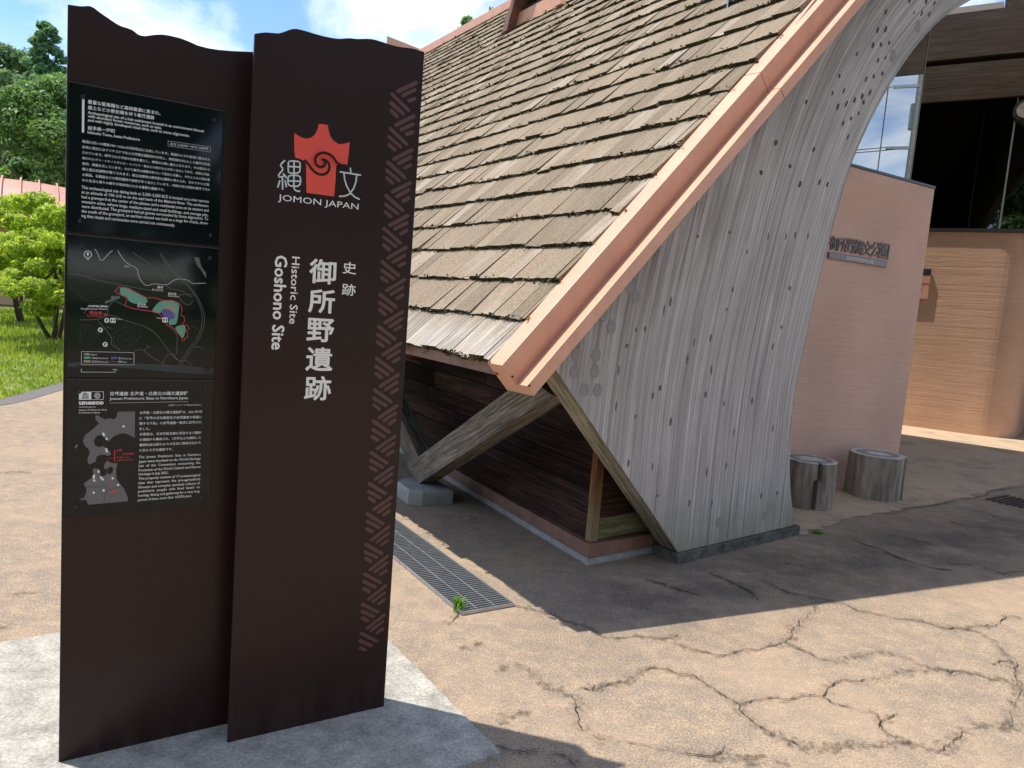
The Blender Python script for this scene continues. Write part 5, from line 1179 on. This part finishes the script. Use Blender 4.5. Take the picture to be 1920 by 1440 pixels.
# ------------------------------------------------------------------ weeds
def weed(label, c, n, h, spread, seed, broad=False):
    r = random.Random(seed); mb = MB()
    for i in range(n):
        a = r.uniform(0, 6.283); L_ = h * r.uniform(.4, 1.0); le = r.uniform(.1, .9) * spread; b0 = c + np.array([r.uniform(-.02, .02), r.uniform(-.02, .02), 0]); d = np.array([math.cos(a), math.sin(a), 0]); s = np.array([-d[1], d[0], 0]) * (.011 if broad else .0035)
        p1 = b0 + d * le * .45 + [0, 0, L_ * .75]; p2 = b0 + d * le + [0, 0, L_ * (.55 if broad else .95)]
        mb.add([b0 - s * .5, b0 + s * .5, p1 + s, p1 - s, p2], [(0, 1, 2, 3), (3, 2, 4)], r.random())
    tag(mb.build('weed', MAT['weed'], base=c), label, 'weed')
weed('tuft of bright green grass sprouting at the end of the drain grating', ground(858, 1146), 46, .085, .05, 1)
weed('tiny low green weed in a paving crack near the plinth', ground(1534, 1001), 22, .03, .055, 2, True)

# ------------------------------------------------------------------ vegetation
def leaf_mesh(name, n, clusters, size, mat, seed, flat=.5):
    """clusters: (centre, radii) ellipsoids; leaves sit mostly in the outer shell"""
    rg = np.random.default_rng(seed); C = np.array([c for c, _ in clusters]); Rr = np.array([r for _, r in clusters])
    w = (Rr.prod(1)) ** (2 / 3); idx = rg.choice(len(C), n, p=w / w.sum()); d = rg.normal(size=(n, 3)); d /= np.linalg.norm(d, axis=1)[:, None]
    rad = rg.uniform(.45, 1.05, n)[:, None] ** .6; P = C[idx] + d * Rr[idx] * rad
    nm = d * .8 + rg.normal(size=(n, 3)) * .55 + np.array([0, 0, flat]); nm /= np.linalg.norm(nm, axis=1)[:, None]
    t = np.cross(nm, rg.normal(size=(n, 3))); t /= np.linalg.norm(t, axis=1)[:, None]; b_ = np.cross(nm, t)
    s = size * rg.uniform(.6, 1.35, n)[:, None]
    V = np.stack([P - t * s, P - b_ * s * .42 + nm * s * .1, P + t * s, P + b_ * s * .42 + nm * s * .1], 1).reshape(-1, 3)
    me = bpy.data.meshes.new(name); me.vertices.add(4 * n); me.vertices.foreach_set('co', V.ravel()); me.loops.add(4 * n); me.loops.foreach_set('vertex_index', np.arange(4 * n, dtype=np.int32))
    me.polygons.add(n); me.polygons.foreach_set('loop_start', np.arange(0, 4 * n, 4, dtype=np.int32)); me.polygons.foreach_set('loop_total', np.full(n, 4, dtype=np.int32))
    a = me.attributes.new('rnd', 'FLOAT', 'FACE'); a.data.foreach_set('value', rg.random(n).astype(np.float32)); me.materials.append(mat); me.update(); me.validate(); return me
def tube_mesh(name, paths, mat, k=7):
    V = []; F = []
    for pts in paths:
        b0 = len(V)
        for i, (p, r_) in enumerate(pts):
            p = np.array(p, float); d = np.array(pts[min(i + 1, len(pts) - 1)][0], float) - np.array(pts[max(i - 1, 0)][0], float); d /= np.linalg.norm(d) + 1e-9
            a = np.cross(d, [0.3, .9, .1]); a /= np.linalg.norm(a); b_ = np.cross(d, a)
            for j in range(k): an = 2 * math.pi * j / k; V.append(p + (a * math.cos(an) + b_ * math.sin(an)) * r_)
        for i in range(len(pts) - 1):
            for j in range(k): F.append((b0 + i * k + j, b0 + i * k + (j + 1) % k, b0 + (i + 1) * k + (j + 1) % k, b0 + (i + 1) * k + j))
    return mesh_from(V, F, name, mat, True)
def crown_clusters(r, n, R, H0, H1, rc):
    out = []
    for i in range(n):
        a = r.uniform(0, 6.283); z = r.uniform(0, 1); rad = R * math.sqrt(r.random()) * (math.sin(math.pi * min(max(z * .82 + .15, 0), 1)) ** .6)
        s = rc * r.uniform(.6, 1.25); out.append(((rad * math.cos(a), rad * math.sin(a), H0 + (H1 - H0) * z), (s, s, s * .62)))
    return out
def limb(r, p, ang, tilt, L_, rad, n=5, up=.15):
    pts = [(np.array(p, float), rad)]; q = np.array(p, float); d = np.array([math.cos(ang) * math.sin(tilt), math.sin(ang) * math.sin(tilt), math.cos(tilt)])
    for i in range(n): d = d + np.array([r.uniform(-.15, .15), r.uniform(-.15, .15), up * .3]); d /= np.linalg.norm(d); q = q + d * L_ / n; pts.append((q.copy(), rad * (1 - (i + 1) / (n + .6))))
    return pts
def make_tree(kind, seed):
    r = random.Random(seed)
    if kind == 'shrub':
        cl = crown_clusters(r, 74, 1.6, .8, 2.55, .25); cm = leaf_mesh('crown', 20000, cl, .052, MAT['leaf_bright'], seed)
        paths = [limb(r, (r.uniform(-.08, .08), r.uniform(-.08, .08), -.05), r.uniform(0, 6.28), r.uniform(.12, .5), 1.9, .042, 6) for _ in range(4)]
        for _ in range(10): paths.append(limb(r, (r.uniform(-.3, .3), r.uniform(-.3, .3), r.uniform(.7, 1.3)), r.uniform(0, 6.28), r.uniform(.4, 1.1), 1.1, .025, 4))
    elif kind == 'broad':
        cl = crown_clusters(r, 70, 3.3, 2.2, 10.5, .95); cm = leaf_mesh('crown', 26000, cl, .14, MAT['leaf_mid'], seed)
        paths = [limb(r, (0, 0, -.1), 0, .04, 8.5, .24, 7)] + [limb(r, (0, 0, r.uniform(2, 6.5)), r.uniform(0, 6.28), r.uniform(.5, 1.1), 3.4, .10, 5) for _ in range(12)]
    elif kind == 'dark':
        cl = crown_clusters(r, 75, 3.4, 1.2, 11.5, .9); cm = leaf_mesh('crown', 26000, cl, .15, MAT['leaf_dark'], seed)
        paths = [limb(r, (0, 0, -.1), 0, .03, 9.5, .26, 7)] + [limb(r, (0, 0, r.uniform(2, 7.5)), r.uniform(0, 6.28), r.uniform(.5, 1.1), 3.3, .10, 5) for _ in range(12)]
    else:
        cl = []
        for i in range(130):
            z = i / 129; R = 2.7 * (1 - z) ** .85 + .22; a = r.uniform(0, 6.28); q = R * r.uniform(.2, 1.0); s = .50 * (1 - z * .55); cl.append(((q * math.cos(a), q * math.sin(a), 2 + 11 * z), (s * 1.15, s * 1.15, s * .9)))
        cm = leaf_mesh('crown', 32000, cl, .13, MAT['leaf_con'], seed); paths = [limb(r, (0, 0, -.1), 0, .01, 11.0, .2, 8, 0)] + [limb(r, (0, 0, r.uniform(2, 9)), r.uniform(0, 6.28), 1.35, 2.0, .05, 4) for _ in range(16)]
    return cm, tube_mesh('trunk', paths, MAT['bark'])
VAR = {'shrub': [make_tree('shrub', s) for s in (1, 2, 3)], 'broad': [make_tree('broad', s) for s in (11, 12)], 'dark': [make_tree('dark', s) for s in (21, 22)], 'larch': [make_tree('larch', 31)]}
def plant_tree(kind, v, x, y, s, rz, label, group, name, sz=None):
    cm, tm = VAR[kind][v % len(VAR[kind])]; t = thing(name, label, 'tree', (x, y, 0), group); t.rotation_euler = (0, 0, rz); t.scale = (s, s, sz or s)
    link(bpy.data.objects.new('crown', cm), t); link(bpy.data.objects.new('trunk', tm), t); return t
SG = 'small bright green trees on the lawn'
plant_tree('shrub', 0, -9.35, 15.1, 1.10, .3, 'small bright yellow-green tree with forked trunk closest to the sign', SG, 'small_tree')
plant_tree('shrub', 1, -12.75, 19.2, 1.18, 1.9, 'small yellow-green tree at the left picture edge with leaning dark trunk', SG, 'small_tree')
plant_tree('shrub', 2, -8.0, 13.9, .85, 2.5, 'small bright tree mostly hidden behind the dark sign', SG, 'small_tree')
plant_tree('shrub', 0, -15.6, 18.4, 1.2, 4.0, 'small bright tree just beyond the left picture edge', SG, 'small_tree')
plant_tree('shrub', 1, -7.6, 18.6, 1.1, 5.1, 'small bright tree further right behind the sign', SG, 'small_tree')
plant_tree('shrub', 2, -14.6, 23.5, 1.1, .6, 'pale green small tree behind the two front ones', SG, 'small_tree')
FG = 'tall forest trees behind the lawn'
rf = random.Random(77)
k = 0
tall = ['tall dense forest tree rising above the far roof', 'tall rounded forest tree with a feathery top at the left edge', 'tall mid-green forest tree beside the pointed one']
kinds = ['dark', 'broad', 'dark', 'broad']
spots = []
for i in range(16):
    f = i / 15; x = -44 + 38 * f; spots.append((x + rf.uniform(-1, 1), 44 - 6 * abs(f - .5) + rf.uniform(-1.5, 1.5)))
for i in range(11):
    x = -40 + 3.6 * i; spots.append((x + rf.uniform(-1, 1), 50 + rf.uniform(-1.5, 1.5)))
fl = 'tall dense green tree in the forest belt behind the lawn and far roof'
for x, y in spots:
    a = x / y; near = -.80 < a < -.55
    plant_tree(kinds[k % 4], k // 2, x, y, rf.uniform(.92, 1.22), rf.uniform(0, 6), fl, FG, 'forest_tree'); k += 1
plant_tree('larch', 0, -25.6, 40.5, 1.07, .4, 'pointed feathery conifer rising highest beside the left slab of the sign', None, 'conifer_tree')
plant_tree('broad', 0, -23.2, 37.0, .98, 1.4, 'bright mid-green broad tree just below the pointed conifer', None, 'forest_tree')
# trees whose tips show above the museum ridge
plant_tree('larch', 0, -3.05, 33.5, 1.02, 1.0, 'tall slender tree whose leafy tip shows above the museum ridge left of the vent', None, 'forest_tree')
plant_tree('broad', 0, -.9, 33.0, 1.27, 2.0, 'tall tree whose top shows above the museum ridge by the smoke vent', None, 'forest_tree')
# belt behind the viewer, mirrored in the glass and the dark panels
BG = 'trees standing behind the viewer across the forecourt'
for i in range(13):
    a = math.radians(-150 + i * 10.5); d = rf.uniform(24, 30)
    plant_tree(kinds[i % 4], i, d * math.cos(a), d * math.sin(a), rf.uniform(1.1, 1.35), rf.uniform(0, 6), 'tall tree behind the viewer across the forecourt', BG, 'forest_tree')
# lawn grass
rg = np.random.default_rng(5); n = 60000
Yv = rg.uniform(2.5, 24, n); kx = np.interp(Yv, [p[1] for p in KERB], [p[0] for p in KERB]); Xv = kx - .10 - rg.uniform(0, 1, n) ** 1.3 * 14
hh = rg.uniform(.03, .09, n) * (1 + (Yv > 12) * .6); an = rg.uniform(0, 6.283, n); le = rg.uniform(-.03, .03, (n, 2)); ww = rg.uniform(.006, .014, n) * (1 + Yv * .06)
cx_, sx_ = np.cos(an) * ww, np.sin(an) * ww; z0 = np.full(n, -.012)
V = np.stack([np.stack([Xv - cx_, Yv - sx_, z0], 1), np.stack([Xv + cx_, Yv + sx_, z0], 1), np.stack([Xv + le[:, 0], Yv + le[:, 1], z0 + hh], 1)], 1).reshape(-1, 3)
me = bpy.data.meshes.new('grass'); me.vertices.add(3 * n); me.vertices.foreach_set('co', V.ravel()); me.loops.add(3 * n); me.loops.foreach_set('vertex_index', np.arange(3 * n, dtype=np.int32)); me.polygons.add(n)
me.polygons.foreach_set('loop_start', np.arange(0, 3 * n, 3, dtype=np.int32)); me.polygons.foreach_set('loop_total', np.full(n, 3, dtype=np.int32))
a = me.attributes.new('rnd', 'FLOAT', 'FACE'); a.data.foreach_set('value', rg.random(n).astype(np.float32)); me.materials.append(MAT['grass']); me.update(); me.validate()
tag(link(bpy.data.objects.new('grass', me)), 'short sunlit lawn grass left of the paving', 'grass', kind='stuff')

# ------------------------------------------------------------------ far building with salmon metal roof
FC = np.array([-19.6, 29.5, 0.0])
fb = thing('far_building', 'low far building with a curved salmon metal roof and triangular skylight beyond the lawn', 'building', FC)
fu = np.array([.84, .54, 0]); fv = np.array([-.54, .84, 0])
def fp(a, b_, z): return FC + fu * a + fv * b_ + np.array([0, 0, z])
obj('wall', *hexa([fp(-6, -2.6, 0), fp(6, -2.6, 0), fp(6, 3, 0), fp(-6, 3, 0)], [fp(-6, -2.6, 2.9), fp(6, -2.6, 2.9), fp(6, 3, 2.9), fp(-6, 3, 2.9)]), MAT['bwall'], fb)
NX, NY = 24, 10; V = []; F = []
def rz(a, b_): return 2.75 + 2.0 * max(0, 1 - ((a) / 7.6) ** 2) * max(0.0, 1 - (b_ / 3.6) ** 2) ** .7 * .98
for i in range(NX + 1):
    for j in range(NY + 1): a = -7 + 14 * i / NX; b_ = -3.5 + 7 * j / NY; V.append(fp(a, b_, rz(a, b_)))
for i in range(NX):
    for j in range(NY): q = i * (NY + 1) + j; F.append((q, q + NY + 1, q + NY + 2, q + 1))
fr_ = obj('roof', V, F, MAT['pinkroof'], fb)
m_ = fr_.modifiers.new('thick', 'SOLIDIFY'); m_.thickness = .12
for i in range(0, NX + 1, 1):
    a = -7 + 14 * i / NX; pts = [fp(a, -3.5 + 3.5 * j / 8, rz(a, -3.5 + 3.5 * j / 8) + .05) for j in range(9)]
    mb = MB()
    for p, q in zip(pts, pts[1:]): mb.add(*hexa([p - fu * .03, p + fu * .03, q + fu * .03, q - fu * .03], [p - fu * .03 + [0, 0, .06], p + fu * .03 + [0, 0, .06], q + fu * .03 + [0, 0, .06], q - fu * .03 + [0, 0, .06]]))
    mb.build('seam', MAT['pinkroof'], fr_)
for a in (-3.0, .7, 4.0):
    sk = obj('skylight', *prism_pts([fp(a - .9, -3.2, 2.95), fp(a + .9, -3.2, 2.95), fp(a, -3.2, 4.1)], [fp(a - .9, -1.0, 3.2), fp(a + .9, -1.0, 3.2), fp(a, -1.0, 4.3)]), MAT['copper'], fb)
    obj('skylight_glass', *prism_pts([fp(a - .7, -3.22, 3.02), fp(a + .7, -3.22, 3.02), fp(a, -3.22, 3.92)], [fp(a - .7, -3.205, 3.02), fp(a + .7, -3.205, 3.02), fp(a, -3.205, 3.92)]), MAT['glassd'], fb)
    obj('side_glass', *prism_pts([fp(a - .86, -3.1, 3.08), fp(a - .10, -3.1, 4.05), fp(a - .10, -1.3, 4.22), fp(a - .86, -1.3, 3.25)], [fp(a - .90, -3.1, 3.11), fp(a - .14, -3.1, 4.08), fp(a - .14, -1.3, 4.25), fp(a - .90, -1.3, 3.28)]), MAT['mapblue'], fb)

# ------------------------------------------------------------------ utility pole, seen only as a reflection in the glass screen
pb = np.array([27.0, 7.95, 0])
up_ = thing('utility_pole', 'concrete utility pole with crossarms and wires, mirrored in the glass screen', 'utility pole', pb)
link(bpy.data.objects.new('pole', mesh_from([], [], 'x')), up_) if False else None
me = tube_mesh('pole', [[((0, 0, 0), .17), ((0, 0, 6), .15), ((0, 0, 12.5), .11)]], MAT['conc'], 10); link(bpy.data.objects.new('pole', me), up_)
for z in (8.2, 10.4): obj('crossarm', *box_axes(pb + np.array([-.1, -.9, z]), (.1, 0, 0), (0, 1.8, 0), (0, 0, .1)), MAT['steel'], up_)
obj('transformer', *prism_pts([tuple(pb + np.array([.35 + .25 * math.cos(a), .25 * math.sin(a), 9.9])) for a in np.linspace(0, 6.283, 13)[:-1]], [tuple(pb + np.array([.35 + .25 * math.cos(a), .25 * math.sin(a), 9.0])) for a in np.linspace(0, 6.283, 13)[:-1]]), MAT['steel'], up_)
for zz, dy in ((8.3, -.8), (8.3, .5), (10.5, -.6), (6.9, 0)):
    pts = []
    for i in range(25): f = i / 24 * 2 - 1; pts.append(((0, f * 36 + dy, zz - 0.9 * (1 - abs(f) * 1.0) * 0 - .8 * (1 - (2 * abs(f) - 1) ** 2)), .018))
    me = tube_mesh('wire', [pts], MAT['frame'], 5); link(bpy.data.objects.new('wire', me), up_)

# added unseen roof on posts that only darkens the top of the mirroring glass
cw = thing('reflection_blocker', 'covered walkway roof on posts to the right of the forecourt, mirrored darkly in glass', 'reflection blocker', (12, 8, 0))
V, F = prism_pts([(11, 1.5, 5.85), (11, 8.2, 6.15), (11, 14, 5.7), (11, 14, 9.0), (11, 1.5, 9.0)], [(16, 1.5, 7.65), (16, 8.2, 7.95), (16, 14, 7.5), (16, 14, 9.8), (16, 1.5, 9.8)])
obj('roof', V, F, MAT['beam'], cw)
for x in (11.4, 15.6):
    for y in (2.2, 12.5): obj('post', *box_axes((x, y, 0), (.25, 0, 0), (0, .25, 0), (0, 0, 5.9)), MAT['beam'], cw)
